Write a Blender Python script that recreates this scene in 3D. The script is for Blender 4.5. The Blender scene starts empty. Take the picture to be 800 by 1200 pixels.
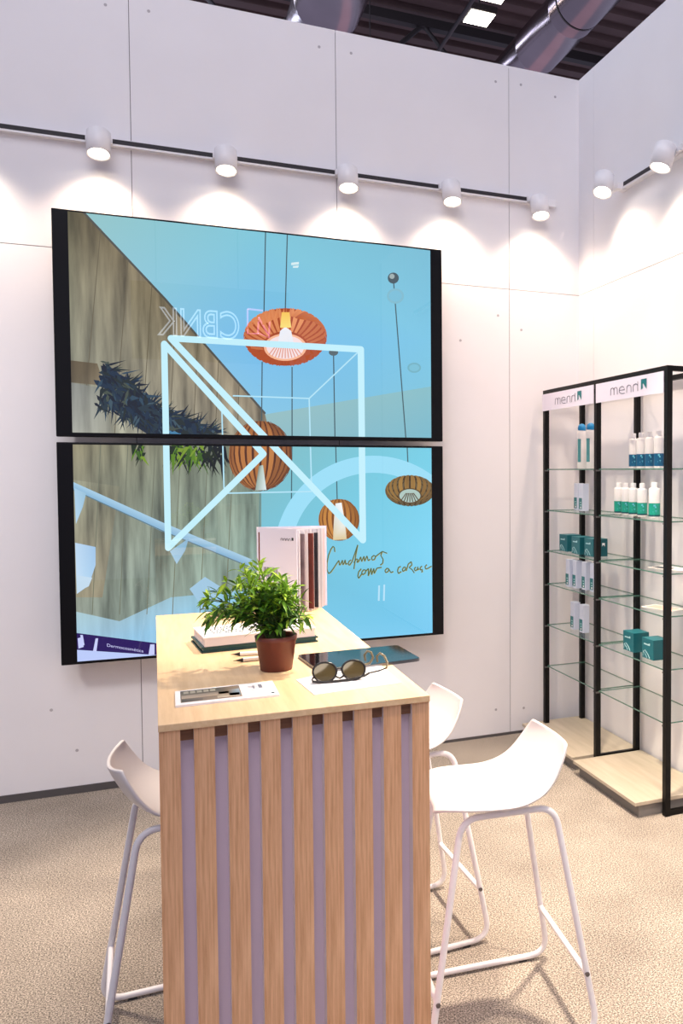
import bpy, bmesh, math, random
from mathutils import Vector, Matrix

random.seed(7)
COL = bpy.context.scene.collection
PI = math.pi

# ------------------------------------------------------------------ camera model (metres, corner of the two walls at x=0,y=0)
F, PITCH, ROLL, YAW = 1004.303, 0.03788, -0.00135, 0.41949
CAM = Vector((-2.25532, -4.45023, 1.49089))
PX, PY = 627.962, 589.830
_fwd = Vector((math.sin(YAW)*math.cos(PITCH), math.cos(YAW)*math.cos(PITCH), -math.sin(PITCH)))
_rt0 = Vector((math.cos(YAW), -math.sin(YAW), 0))
_up0 = _rt0.cross(_fwd)
_rt = math.cos(ROLL)*_rt0 + math.sin(ROLL)*_up0
_up = -math.sin(ROLL)*_rt0 + math.cos(ROLL)*_up0

def at(px, py, axis, val):
    """the point of the plane (axis = val) measured at a pixel of the 800x1200 photograph"""
    d = _rt*((px-PX)/F) + _up*((PY-py)/F) + _fwd
    return CAM + d*((val-CAM[axis])/d[axis])

def lin(c):
    if max(c[:3]) > 1.0:
        c = [v/255.0 for v in c[:3]]
    return tuple((v/12.92 if v <= 0.04045 else ((v+0.055)/1.055)**2.4) for v in c[:3])

# ------------------------------------------------------------------ materials
def new_mat(name):
    m = bpy.data.materials.new(name)
    m.use_nodes = True
    nt = m.node_tree
    return m, nt, nt.nodes['Principled BSDF']

def mat(name, col, rough=0.5, metal=0.0, spec=0.5, emit=None, strength=0.0, var=0.0, scale=20.0, bump=0.0, coat=0.0):
    m, nt, b = new_mat(name)
    c = lin(col)
    b.inputs['Base Color'].default_value = (*c, 1)
    b.inputs['Roughness'].default_value = rough
    b.inputs['Metallic'].default_value = metal
    b.inputs['Specular IOR Level'].default_value = spec
    b.inputs['Coat Weight'].default_value = coat
    if emit is not None:
        b.inputs['Emission Color'].default_value = (*lin(emit), 1)
        b.inputs['Emission Strength'].default_value = strength
    if var > 0 or bump > 0:
        tc = nt.nodes.new('ShaderNodeTexCoord')
        n = nt.nodes.new('ShaderNodeTexNoise'); n.inputs['Scale'].default_value = scale; n.inputs['Detail'].default_value = 4
        nt.links.new(tc.outputs['Object'], n.inputs['Vector'])
        if var > 0:
            r = nt.nodes.new('ShaderNodeMapRange')
            r.inputs['From Min'].default_value = 0.3; r.inputs['From Max'].default_value = 0.7
            r.inputs['To Min'].default_value = 1-var; r.inputs['To Max'].default_value = 1+var
            nt.links.new(n.outputs['Fac'], r.inputs['Value'])
            mx = nt.nodes.new('ShaderNodeVectorMath'); mx.operation = 'SCALE'
            mx.inputs[0].default_value = c
            nt.links.new(r.outputs['Result'], mx.inputs['Scale'])
            nt.links.new(mx.outputs['Vector'], b.inputs['Base Color'])
        if bump > 0:
            bp = nt.nodes.new('ShaderNodeBump'); bp.inputs['Strength'].default_value = bump; bp.inputs['Distance'].default_value = 0.002
            nt.links.new(n.outputs['Fac'], bp.inputs['Height']); nt.links.new(bp.outputs['Normal'], b.inputs['Normal'])
    return m

def wood_mat(name, c1, c2, stretch=(1, 1, 1), rough=0.5, scale=30):
    m, nt, b = new_mat(name)
    tc = nt.nodes.new('ShaderNodeTexCoord')
    mp = nt.nodes.new('ShaderNodeMapping'); mp.inputs['Scale'].default_value = stretch
    n = nt.nodes.new('ShaderNodeTexNoise'); n.inputs['Scale'].default_value = scale; n.inputs['Detail'].default_value = 6; n.inputs['Roughness'].default_value = 0.65
    n2 = nt.nodes.new('ShaderNodeTexNoise'); n2.inputs['Scale'].default_value = scale*0.14; n2.inputs['Detail'].default_value = 3; n2.inputs['Distortion'].default_value = 1.2
    ad = nt.nodes.new('ShaderNodeMath'); ad.operation = 'MULTIPLY_ADD'; ad.inputs[1].default_value = 0.45
    cr = nt.nodes.new('ShaderNodeValToRGB')
    cr.color_ramp.elements[0].position = 0.55; cr.color_ramp.elements[0].color = (*lin(c2), 1)
    cr.color_ramp.elements[1].position = 0.90; cr.color_ramp.elements[1].color = (*lin(c1), 1)
    nt.links.new(tc.outputs['Object'], mp.inputs['Vector'])
    nt.links.new(mp.outputs['Vector'], n.inputs['Vector']); nt.links.new(mp.outputs['Vector'], n2.inputs['Vector'])
    nt.links.new(n2.outputs['Fac'], ad.inputs[0]); nt.links.new(n.outputs['Fac'], ad.inputs[2])
    nt.links.new(ad.outputs['Value'], cr.inputs['Fac'])
    nt.links.new(cr.outputs['Color'], b.inputs['Base Color'])
    bp = nt.nodes.new('ShaderNodeBump'); bp.inputs['Strength'].default_value = 0.15; bp.inputs['Distance'].default_value = 0.001
    nt.links.new(n.outputs['Fac'], bp.inputs['Height']); nt.links.new(bp.outputs['Normal'], b.inputs['Normal'])
    b.inputs['Roughness'].default_value = rough
    return m

def carpet_mat():
    m, nt, b = new_mat('speckled_carpet')
    tc = nt.nodes.new('ShaderNodeTexCoord')
    n = nt.nodes.new('ShaderNodeTexNoise'); n.inputs['Scale'].default_value = 210; n.inputs['Detail'].default_value = 3; n.inputs['Roughness'].default_value = 0.8
    n2 = nt.nodes.new('ShaderNodeTexNoise'); n2.inputs['Scale'].default_value = 3.0; n2.inputs['Detail'].default_value = 3
    cr = nt.nodes.new('ShaderNodeValToRGB')
    e = cr.color_ramp.elements
    e[0].position = 0.39; e[0].color = (*lin((74, 70, 66)), 1)
    e[1].position = 0.61; e[1].color = (*lin((204, 192, 178)), 1)
    k = cr.color_ramp.elements.new(0.5); k.color = (*lin((146, 137, 127)), 1)
    nt.links.new(tc.outputs['Object'], n.inputs['Vector']); nt.links.new(tc.outputs['Object'], n2.inputs['Vector'])
    nt.links.new(n.outputs['Fac'], cr.inputs['Fac'])
    mr = nt.nodes.new('ShaderNodeMapRange'); mr.inputs['To Min'].default_value = 0.85; mr.inputs['To Max'].default_value = 1.15
    mr.inputs['From Min'].default_value = 0.3; mr.inputs['From Max'].default_value = 0.7
    nt.links.new(n2.outputs['Fac'], mr.inputs['Value'])
    vm = nt.nodes.new('ShaderNodeVectorMath'); vm.operation = 'SCALE'
    nt.links.new(cr.outputs['Color'], vm.inputs[0]); nt.links.new(mr.outputs['Result'], vm.inputs['Scale'])
    nt.links.new(vm.outputs['Vector'], b.inputs['Base Color'])
    bp = nt.nodes.new('ShaderNodeBump'); bp.inputs['Strength'].default_value = 0.25; bp.inputs['Distance'].default_value = 0.003
    nt.links.new(n.outputs['Fac'], bp.inputs['Height']); nt.links.new(bp.outputs['Normal'], b.inputs['Normal'])
    b.inputs['Roughness'].default_value = 0.95; b.inputs['Specular IOR Level'].default_value = 0.1
    return m

def colour_attr_mat(name, emissive, rough=0.4, strength=1.0, spec=0.5):
    """colours from the mesh's own colour attribute; alpha = how strongly wood streaks show"""
    m, nt, b = new_mat(name)
    a = nt.nodes.new('ShaderNodeAttribute'); a.attribute_name = 'Col'
    out = a.outputs['Color']
    if emissive:
        tc = nt.nodes.new('ShaderNodeTexCoord')
        mp = nt.nodes.new('ShaderNodeMapping'); mp.inputs['Scale'].default_value = (22, 1, 2.2); mp.inputs['Rotation'].default_value = (0, 0.12, 0)
        n = nt.nodes.new('ShaderNodeTexNoise'); n.inputs['Scale'].default_value = 1.0; n.inputs['Detail'].default_value = 5
        nt.links.new(tc.outputs['Object'], mp.inputs['Vector']); nt.links.new(mp.outputs['Vector'], n.inputs['Vector'])
        s1 = nt.nodes.new('ShaderNodeMath'); s1.operation = 'SUBTRACT'; s1.inputs[1].default_value = 0.5
        s2 = nt.nodes.new('ShaderNodeMath'); s2.operation = 'MULTIPLY'
        s3 = nt.nodes.new('ShaderNodeMath'); s3.operation = 'MULTIPLY_ADD'; s3.inputs[1].default_value = 3.2; s3.inputs[2].default_value = 1.0
        nt.links.new(n.outputs['Fac'], s1.inputs[0]); nt.links.new(s1.outputs[0], s2.inputs[0]); nt.links.new(a.outputs['Alpha'], s2.inputs[1])
        nt.links.new(s2.outputs[0], s3.inputs[0])
        vm = nt.nodes.new('ShaderNodeVectorMath'); vm.operation = 'SCALE'
        nt.links.new(out, vm.inputs[0]); nt.links.new(s3.outputs[0], vm.inputs['Scale'])
        b.inputs['Base Color'].default_value = (0.005, 0.005, 0.006, 1)
        nt.links.new(vm.outputs['Vector'], b.inputs['Emission Color'])
        b.inputs['Emission Strength'].default_value = strength
    else:
        nt.links.new(out, b.inputs['Base Color'])
    b.inputs['Roughness'].default_value = rough
    b.inputs['Specular IOR Level'].default_value = spec
    return m

def glass_mat(name, tint, fac=0.10):
    m = bpy.data.materials.new(name); m.use_nodes = True
    nt = m.node_tree; nt.nodes.clear()
    o = nt.nodes.new('ShaderNodeOutputMaterial')
    t = nt.nodes.new('ShaderNodeBsdfTransparent'); t.inputs['Color'].default_value = (*tint, 1)
    g = nt.nodes.new('ShaderNodeBsdfGlossy'); g.inputs['Roughness'].default_value = 0.03; g.inputs['Color'].default_value = (0.9, 1, 0.96, 1)
    lw = nt.nodes.new('ShaderNodeLayerWeight'); lw.inputs['Blend'].default_value = 0.5
    pw = nt.nodes.new('ShaderNodeMath'); pw.operation = 'POWER'; pw.inputs[1].default_value = 4.0
    f = nt.nodes.new('ShaderNodeMath'); f.operation = 'MULTIPLY_ADD'; f.inputs[1].default_value = 0.28; f.inputs[2].default_value = 0.02
    nt.links.new(lw.outputs['Facing'], pw.inputs[0]); nt.links.new(pw.outputs[0], f.inputs[0])
    mx = nt.nodes.new('ShaderNodeMixShader')
    nt.links.new(f.outputs[0], mx.inputs['Fac']); nt.links.new(t.outputs[0], mx.inputs[1]); nt.links.new(g.outputs[0], mx.inputs[2])
    nt.links.new(mx.outputs[0], o.inputs['Surface'])
    return m

M = {}
M['wall'] = mat('white_panel', (236, 234, 236), 0.55, var=0.012, scale=4)
M['seam'] = mat('panel_gap', (120, 116, 120), 0.9)
M['dot'] = mat('screw_cap', (180, 176, 180), 0.6)
M['carpet'] = carpet_mat()
M['foot_shade'] = mat('wall_foot_shade', (84, 80, 80), 0.8)  # dark grey standing in for contact shade along the wall foot
M['roof'] = mat('dark_roof_sheet', (84, 64, 62), 0.7, var=0.2, scale=1.5)
M['steel_dark'] = mat('dark_steel', (38, 32, 34), 0.6)
M['duct'] = mat('spiral_duct_steel', (146, 134, 140), 0.22, metal=1.0, var=0.12, scale=1.2)
M['strap'] = mat('duct_strap', (45, 40, 42), 0.6)
M['lamp_panel'] = mat('hall_lamp_glow', (255, 255, 255), 0.5, emit=(255, 246, 228), strength=14)
M['white_metal'] = mat('white_powder_coat', (240, 238, 240), 0.35)
M['black_slot'] = mat('black_slot', (38, 34, 40), 0.6)
M['lens'] = mat('lamp_lens_glow', (255, 255, 255), 0.4, emit=(255, 236, 208), strength=22)
M['bezel'] = mat('black_bezel', (10, 10, 14), 0.35, spec=0.2)
M['picture'] = colour_attr_mat('lit_display', True, rough=0.0, strength=1.0, spec=0.5)
M['print'] = colour_attr_mat('printed_colours', False, rough=0.45)
M['oak_top'] = wood_mat('light_oak_top', (240, 208, 166), (224, 188, 142), stretch=(1, 0.07, 1), rough=0.45, scale=55)
M['oak_slat'] = wood_mat('oak_batten', (246, 198, 154), (204, 150, 108), stretch=(1, 1, 0.035), rough=0.5, scale=150)
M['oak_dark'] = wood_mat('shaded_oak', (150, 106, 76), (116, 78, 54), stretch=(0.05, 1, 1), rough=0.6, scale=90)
M['batten_edge'] = mat('pale_batten_edge', (238, 226, 224), 0.6)
M['lilac'] = mat('pale_lilac_panel', (224, 206, 220), 0.5)
M['shell'] = mat('white_moulded_shell', (222, 217, 216), 0.35)
M['bolt'] = mat('grey_bolt', (110, 105, 105), 0.4, metal=0.6)
M['foot'] = mat('dark_foot', (50, 50, 52), 0.6)
M['pot'] = mat('brown_plastic_pot', (108, 50, 38), 0.45, var=0.06, scale=30)
M['soil'] = mat('dark_soil', (42, 30, 22), 0.95, var=0.4, scale=120, bump=0.5)
M['leaf'] = colour_attr_mat('plant_leaf', False, rough=0.5, spec=0.3)
M['stem'] = mat('plant_stem', (78, 96, 40), 0.7)
M['paper'] = mat('white_paper', (242, 240, 243), 0.6)
M['page_maroon'] = mat('maroon_picture_page', (104, 44, 36), 0.6, var=0.35, scale=28)
M['page_black'] = mat('dark_picture_page', (46, 44, 54), 0.6, var=0.3, scale=24)
M['page_grey'] = mat('grey_picture_page', (128, 112, 118), 0.6, var=0.3, scale=20)
M['page'] = mat('page_edges', (226, 220, 224), 0.7)
M['page_pink'] = mat('pink_page_tint', (244, 228, 228), 0.7)
M['cover'] = mat('white_book_cover', (226, 228, 244), 0.4)
M['teal_cover'] = mat('dark_teal_cover', (18, 66, 70), 0.45)
M['ink'] = mat('grey_ink', (40, 56, 62), 0.6)
M['graphite'] = mat('dark_pencil_tip', (40, 38, 38), 0.5)
M['tablet_glass'] = mat('black_tablet_glass', (8, 10, 14), 0.06, spec=0.25)
M['tablet_rim'] = mat('grey_tablet_rim', (120, 120, 124), 0.3, metal=0.8)
M['sun_frame'] = mat('dark_tortoise_frame', (26, 22, 18), 0.25)
M['sun_temple'] = mat('olive_temple_tip', (112, 100, 74), 0.3)
M['sun_lens'] = mat('olive_mirror_lens', (104, 92, 62), 0.08, metal=0.35, spec=0.8)
M['black_frame'] = mat('black_rack_frame', (9, 8, 8), 0.45, spec=0.2)
M['header'] = mat('pale_header_board', (232, 226, 240), 0.4)
M['head_ink'] = mat('slate_lettering', (84, 84, 100), 0.5)
M['teal'] = mat('teal_print', (10, 112, 118), 0.45)
M['glass'] = glass_mat('shelf_glass', (0.985, 0.997, 0.99))
M['glass_edge'] = mat('green_glass_edge', (84, 124, 110), 0.2)
M['plinth_top'] = wood_mat('pale_plinth_board', (190, 178, 160), (170, 158, 138), stretch=(1, 0.1, 1), rough=0.5, scale=20)
M['plinth_side'] = mat('grey_plinth_side', (128, 124, 120), 0.6)
M['bottle'] = mat('white_bottle', (246, 244, 242), 0.35)
M['blue_cap'] = mat('bright_blue_cap', (20, 140, 200), 0.35)
M['lab_teal'] = mat('grey_teal_label', (70, 134, 140), 0.5)
M['lab_blue'] = mat('petrol_blue_label', (8, 92, 132), 0.45)
M['lab_cyan'] = mat('light_blue_mark', (110, 200, 220), 0.5)
M['lab_green'] = mat('emerald_label', (18, 160, 136), 0.45)
M['lab_dark'] = mat('dark_teal_foot', (16, 82, 90), 0.45)
M['box_teal'] = mat('teal_carton', (8, 104, 114), 0.45)
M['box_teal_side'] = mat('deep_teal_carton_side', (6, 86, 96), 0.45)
M['box_pale'] = mat('pale_blue_carton', (204, 212, 230), 0.45)
M['box_mark'] = mat('pale_carton_mark', (180, 220, 224), 0.5)
M['leaflet'] = mat('pink_leaflet', (222, 170, 156), 0.6)
M['leaflet_w'] = mat('white_leaflet', (240, 228, 222), 0.6)
M['neon'] = mat('white_neon', (255, 255, 255), 0.5, emit=(225, 240, 255), strength=7)
M['neon_pink'] = mat('pink_neon', (255, 255, 255), 0.5, emit=(255, 150, 215), strength=7)

# ------------------------------------------------------------------ mesh builder
class MB:
    def __init__(s):
        s.v, s.f, s.m, s.sm, s.cols, s.mats = [], [], [], [], [], []
    def mi(s, m):
        m = M[m] if isinstance(m, str) else m
        if m not in s.mats: s.mats.append(m)
        return s.mats.index(m)
    def add(s, vs, fs, m, smooth=False, cols=None):
        o = len(s.v); k = s.mi(m)
        s.v += [tuple(v) for v in vs]
        for i, f in enumerate(fs):
            s.f.append([o+j for j in f]); s.m.append(k); s.sm.append(smooth)
            s.cols.append([cols[j] for j in f] if cols else None)
        return s
    def box(s, a, b, m, mtx=None):
        (x0, y0, z0), (x1, y1, z1) = a, b
        x0, x1 = min(x0, x1), max(x0, x1); y0, y1 = min(y0, y1), max(y0, y1); z0, z1 = min(z0, z1), max(z0, z1)
        vs = [Vector(p) for p in ((x0,y0,z0),(x1,y0,z0),(x1,y1,z0),(x0,y1,z0),(x0,y0,z1),(x1,y0,z1),(x1,y1,z1),(x0,y1,z1))]
        if mtx: vs = [mtx @ v for v in vs]
        return s.add(vs, [(0,3,2,1),(4,5,6,7),(0,1,5,4),(1,2,6,5),(2,3,7,6),(3,0,4,7)], m)
    def tube(s, pts, r, m, n=12, closed=False, caps=True):
        pts = [Vector(p) for p in pts]
        rs = r if isinstance(r, (list, tuple)) else [r]*len(pts)
        L = len(pts); rings = []; up = None
        for i, p in enumerate(pts):
            if closed: t = (pts[(i+1) % L]-pts[i-1]).normalized()
            else: t = (pts[min(i+1, L-1)]-pts[max(i-1, 0)]).normalized()
            if up is None:
                up = Vector((0, 0, 1)) if abs(t.z) < 0.9 else Vector((1, 0, 0))
            u = (up-t*up.dot(t))
            u = u.normalized() if u.length > 1e-6 else t.orthogonal().normalized()
            w = t.cross(u); up = u
            rings.append([p+u*(rs[i]*math.cos(2*PI*k/n))+w*(rs[i]*math.sin(2*PI*k/n)) for k in range(n)])
        vs = [v for rg in rings for v in rg]; fs = []
        for i in range(L if closed else L-1):
            j = (i+1) % L
            for k in range(n):
                k2 = (k+1) % n
                fs.append((i*n+k, i*n+k2, j*n+k2, j*n+k))
        s.add(vs, fs, m, True)
        if caps and not closed:
            s.add(rings[0], [tuple(reversed(range(n)))], m); s.add(rings[-1], [tuple(range(n))], m)
        return s
    def lathe(s, prof, m, n=28, mtx=None, caps=(True, True), sx=1.0, sy=1.0):
        vs = [Vector((r*math.cos(2*PI*k/n)*sx, r*math.sin(2*PI*k/n)*sy, z)) for r, z in prof for k in range(n)]
        if mtx: vs = [mtx @ v for v in vs]
        fs = [(i*n+k, i*n+(k+1) % n, (i+1)*n+(k+1) % n, (i+1)*n+k) for i in range(len(prof)-1) for k in range(n)]
        s.add(vs, fs, m, True)
        if caps[0]: s.add(vs[:n], [tuple(reversed(range(n)))], m)
        if caps[1]: s.add(vs[-n:], [tuple(range(n))], m)
        return s
    def prism(s, poly, z0, z1, m, mtx=None):
        n = len(poly)
        vs = [Vector((x, y, z0)) for x, y in poly]+[Vector((x, y, z1)) for x, y in poly]
        if mtx: vs = [mtx @ v for v in vs]
        return s.add(vs, [tuple(reversed(range(n))), tuple(range(n, 2*n))]+[(k, (k+1) % n, n+(k+1) % n, n+k) for k in range(n)], m)
    def build(s, name, parent=None, bevel=0.0, loc=None):
        me = bpy.data.meshes.new(name)
        me.from_pydata(s.v, [], s.f)
        for m in s.mats: me.materials.append(m)
        me.polygons.foreach_set('material_index', s.m)
        me.polygons.foreach_set('use_smooth', s.sm)
        if any(c for c in s.cols):
            ca = me.color_attributes.new('Col', 'FLOAT_COLOR', 'CORNER')
            flat = []
            for f, c in zip(s.f, s.cols):
                for k in range(len(f)):
                    q = c[k] if c else (1, 1, 1, 0)
                    flat += [q[0], q[1], q[2], q[3] if len(q) > 3 else 0.0]
            ca.data.foreach_set('color', flat)
        me.update()
        o = bpy.data.objects.new(name, me); COL.objects.link(o)
        if parent: o.parent = parent
        if loc: o.location = loc
        if bevel > 0:
            md = o.modifiers.new('bevel', 'BEVEL'); md.width = bevel; md.segments = 2; md.limit_method = 'ANGLE'
        return o

def thing(name, label, cat, loc=(0, 0, 0), rotz=0.0, group=None):
    o = bpy.data.objects.new(name, None); COL.objects.link(o)
    o.empty_display_size = 0.05
    o.location = loc; o.rotation_euler = (0, 0, rotz)
    return tag(o, label, cat, group)

def tag(o, label, cat, group=None):
    o['label'] = label; o['category'] = cat
    if group: o['group'] = group
    return o

def struct(o):
    o['kind'] = 'structure'; return o

def dup(root, loc, rotz, label, group=None):
    r = root.copy(); COL.objects.link(r); r.location = loc; r.rotation_euler = (root.rotation_euler[0], root.rotation_euler[1], rotz)
    r['label'] = label
    if group: r['group'] = group
    for ch in list(root.children):
        c = ch.copy(); COL.objects.link(c); c.parent = r
        for g in list(ch.children):
            d = g.copy(); COL.objects.link(d); d.parent = c
    return r

def fillet(p0, p1, p2, r, n=7):
    """points of a rounded corner at p1"""
    p0, p1, p2 = Vector(p0), Vector(p1), Vector(p2)
    a, b = (p0-p1).normalized(), (p2-p1).normalized()
    out = []
    for k in range(n+1):
        t = k/n
        out.append((1-t)**2*(p1+a*r)+2*t*(1-t)*p1+t*t*(p1+b*r))
    return out

# ================================================================== SETTING
WH = 3.719      # wall height
seams_x = [-5.16, -4.215, -3.27, -2.3246, -1.3794, -0.4321, 0.0]
mb = MB()
mb.box((-5.16, 0.004, 0), (0.06, 0.06, WH-0.01), 'seam')
g = 0.0016
for a, b in zip(seams_x[:-1], seams_x[1:]):
    mb.box((a+g, 0.0, 0.012), (b-g if b < 0 else b, 0.05, 2.5-g), 'wall')
    mb.box((a+g, 0.0, 2.5+g), (b-g if b < 0 else b, 0.05, WH), 'wall')
for cx_, cz_ in [(-2.42, 3.62), (-2.24, 3.63), (-1.46, 3.62), (-1.30, 3.62), (-0.51, 3.62), (-0.36, 3.63), (-0.15, 3.6), (-2.7, 0.40), (-1.52, 0.35), (-0.52, 0.15), (-0.35, 0.14), (-2.6, 0.2), (-0.5, 2.35), (-0.36, 2.28), (-0.72, 2.2)]:
    mb.lathe([(0.007, 0), (0.007, 0.0015)], 'dot', 10, Matrix.Translation((cx_, 0.0, cz_)) @ Matrix.Rotation(PI/2, 4, 'X'))
struct(mb.build('wall_back'))
mb = MB()
mb.box((0.004, -5.0, 0), (0.06, 0.06, WH-0.01), 'seam')
ys = [-4.93, -3.98, -3.03, -2.08, -1.13, -0.185, 0.0]
for a, b in zip(ys[:-1], ys[1:]):
    e = g if b < 0 else 0
    mb.box((0, a+g, 0.012), (0.05, b-e, 2.5-g), 'wall')
    mb.box((0, a+g, 2.5+g), (0.05, b-e, WH), 'wall')
struct(mb.build('wall_right'))
mb = MB(); mb.box((-9, -9, -0.05), (4, 0.3, 0), 'carpet'); struct(mb.build('floor'))
mb = MB(); mb.box((-5.1, -0.006, 0), (-0.0, 0.0, 0.014), 'foot_shade'); mb.box((-5.1, -0.006, 0.014), (-2.0, 0.0, 0.034), 'foot_shade'); struct(mb.build('wall_foot_shade_back'))  # strip coloured dark for the gap line and contact shade, no real skirting
mb = MB(); mb.box((-0.006, -4.9, 0), (0, -0.007, 0.014), 'foot_shade'); struct(mb.build('wall_foot_shade_right'))

# hall roof: corrugated dark sheet
mb = MB()
x0, x1, y0, y1, zr, pit = -16, 20, -12, 30, 9.0, 0.42
vs, fs = [], []
n = int((y1-y0)/pit)
for i in range(n):
    y = y0+i*pit
    for dy, dz in ((0, 0), (0.2, 0), (0.23, 0.09), (0.39, 0.09)):
        vs += [(x0, y+dy, zr+dz), (x1, y+dy, zr+dz)]
for i in range(len(vs)//2-1):
    fs.append((2*i, 2*i+2, 2*i+3, 2*i+1))
mb.add(vs, fs, 'roof'); struct(mb.build('ceiling'))

# roof trusses (dark lattice girders across the hall)
def truss(name, y, label):
    t = thing(name, label, 'roof truss', (0, y, 7.9), 0, 'dark steel roof trusses above the booth')
    MB().box((-14, -0.07, 0.85), (18, 0.07, 1.0), 'steel_dark').build('top_chord', t)
    MB().box((-14, -0.07, -0.05), (18, 0.07, 0.08), 'steel_dark').build('bottom_chord', t)
    m = MB(); x = -8.0; k = 0
    while x < 13:
        a, b = (0.0, 0.9) if k % 2 == 0 else (0.9, 0.0)
        m.tube([(x, 0, a), (x+0.9, 0, b)], 0.04, 'steel_dark', 6)
        x += 0.9; k += 1
    m.build('lattice', t)
truss('roof_truss', 5.2, 'dark lattice roof truss lowest in view, nearest above the white wall')
truss('roof_truss', 9.4, 'dark lattice roof truss behind the hall lamps')
truss('roof_truss', 14.0, 'dark lattice roof truss farthest back under the roof')

def duct(x, z, r, label):
    t = thing('ventilation_duct', label, 'ventilation duct', (x, 0, z), 0, 'steel ventilation ducts under the hall roof')
    m = MB(); prof = []
    y = -4.0
    rows = []
    while y < 26:
        for dy, dr in ((0, 0.0), (0.96, 0.0), (0.965, 0.004), (0.985, 0.004)):
            rows.append((y+dy, r+dr))
        y += 1.0
    N = 48
    vs = [(rr*math.cos(2*PI*k/N), yy, rr*math.sin(2*PI*k/N)) for yy, rr in rows for k in range(N)]
    fs = [(i*N+k, i*N+(k+1) % N, (i+1)*N+(k+1) % N, (i+1)*N+k) for i in range(len(rows)-1) for k in range(N)]
    m.add(vs, fs, 'duct', True); m.build('pipe', t)
    for yy in (4.75, 11.0):
        s_ = MB()
        vs = [((r+0.008)*math.cos(2*PI*k/N), yy+d, (r+0.008)*math.sin(2*PI*k/N)) for d in (0, 0.022) for k in range(N)]
        s_.add(vs, [(k, (k+1) % N, N+(k+1) % N, N+k) for k in range(N)], 'strap', True)
        s_.tube([(0, yy+0.02, r), (0, yy+0.02, 9.0-z)], 0.015, 'strap', 6)
        s_.build('strap', t)
duct(-0.287, 7.0, 0.39, 'shiny round steel ventilation duct over the display screens')
duct(2.42, 7.0, 0.307, 'shiny round steel ventilation duct with dark strap over the wall corner')

m = MB(); m.tube([(0.93, -3, 6.5), (0.93, 16, 6.5)], 0.022, 'strap', 8)
for yy in (2.5, 9.0): m.tube([(0.93, yy, 6.5), (0.93, yy, 9.0)], 0.008, 'strap', 6)
tag(m.build('conduit'), 'thin grey conduit running under the roof beside the square hall lamp', 'conduit')

def hall_lamp(x, y, label):
    t = thing('hall_lamp', label, 'ceiling lamp', (x, y, 7.0), 0, 'square white hall lamps under the roof')
    MB().box((-0.17, -0.17, 0.0), (0.17, 0.17, 0.08), 'steel_dark').build('housing', t)
    MB().box((-0.15, -0.15, -0.012), (0.15, 0.15, 0.0), 'lamp_panel').build('diffuser', t)
    MB().tube([(0, 0, 0.08), (0, 0, 2.0)], 0.012, 'steel_dark', 6).build('hanger', t)
hall_lamp(1.455, 5.55, 'square glowing hall lamp fully visible beside the steel duct')
p = at(578, -7, 2, 7.0)
hall_lamp(p.x, p.y, 'square glowing hall lamp cut off by the top edge of the photo')

# ================================================================== TRACK LIGHTS
def track(name, a, b, label, inward):
    """white rail with a dark slot on its outer face, from a to b along a wall"""
    t = thing(name, label, 'track rail', a)
    d = Vector(b)-Vector(a); L = d.length; u = d.normalized(); w = Vector(inward)
    mtx = Matrix(((u.x, w.x, 0, 0), (u.y, w.y, 0, 0), (0, 0, 1, 0), (0, 0, 0, 1)))
    MB().box((0, 0.0, -0.016), (L, 0.032, 0.016), 'white_metal', mtx).build('rail', t)
    MB().box((0.01, 0.032, -0.007), (L-0.06, 0.0335, 0.013), 'black_slot', mtx).build('slot', t)
    MB().box((L-0.05, -0.0, -0.02), (L, 0.036, 0.02), 'white_metal', mtx).build('end_cap', t)
    return t
track('track_rail', (-5.0, -0.0005, 2.995), (-0.165, -0.0005, 2.995), 'white lighting track with dark slot above the display screens', (0, -1, 0))
track('track_rail', (-0.0005, -3.6, 2.955), (-0.0005, -0.51, 2.955), 'white lighting track on the wall above the shelving rack', (-1, 0, 0))

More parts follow.
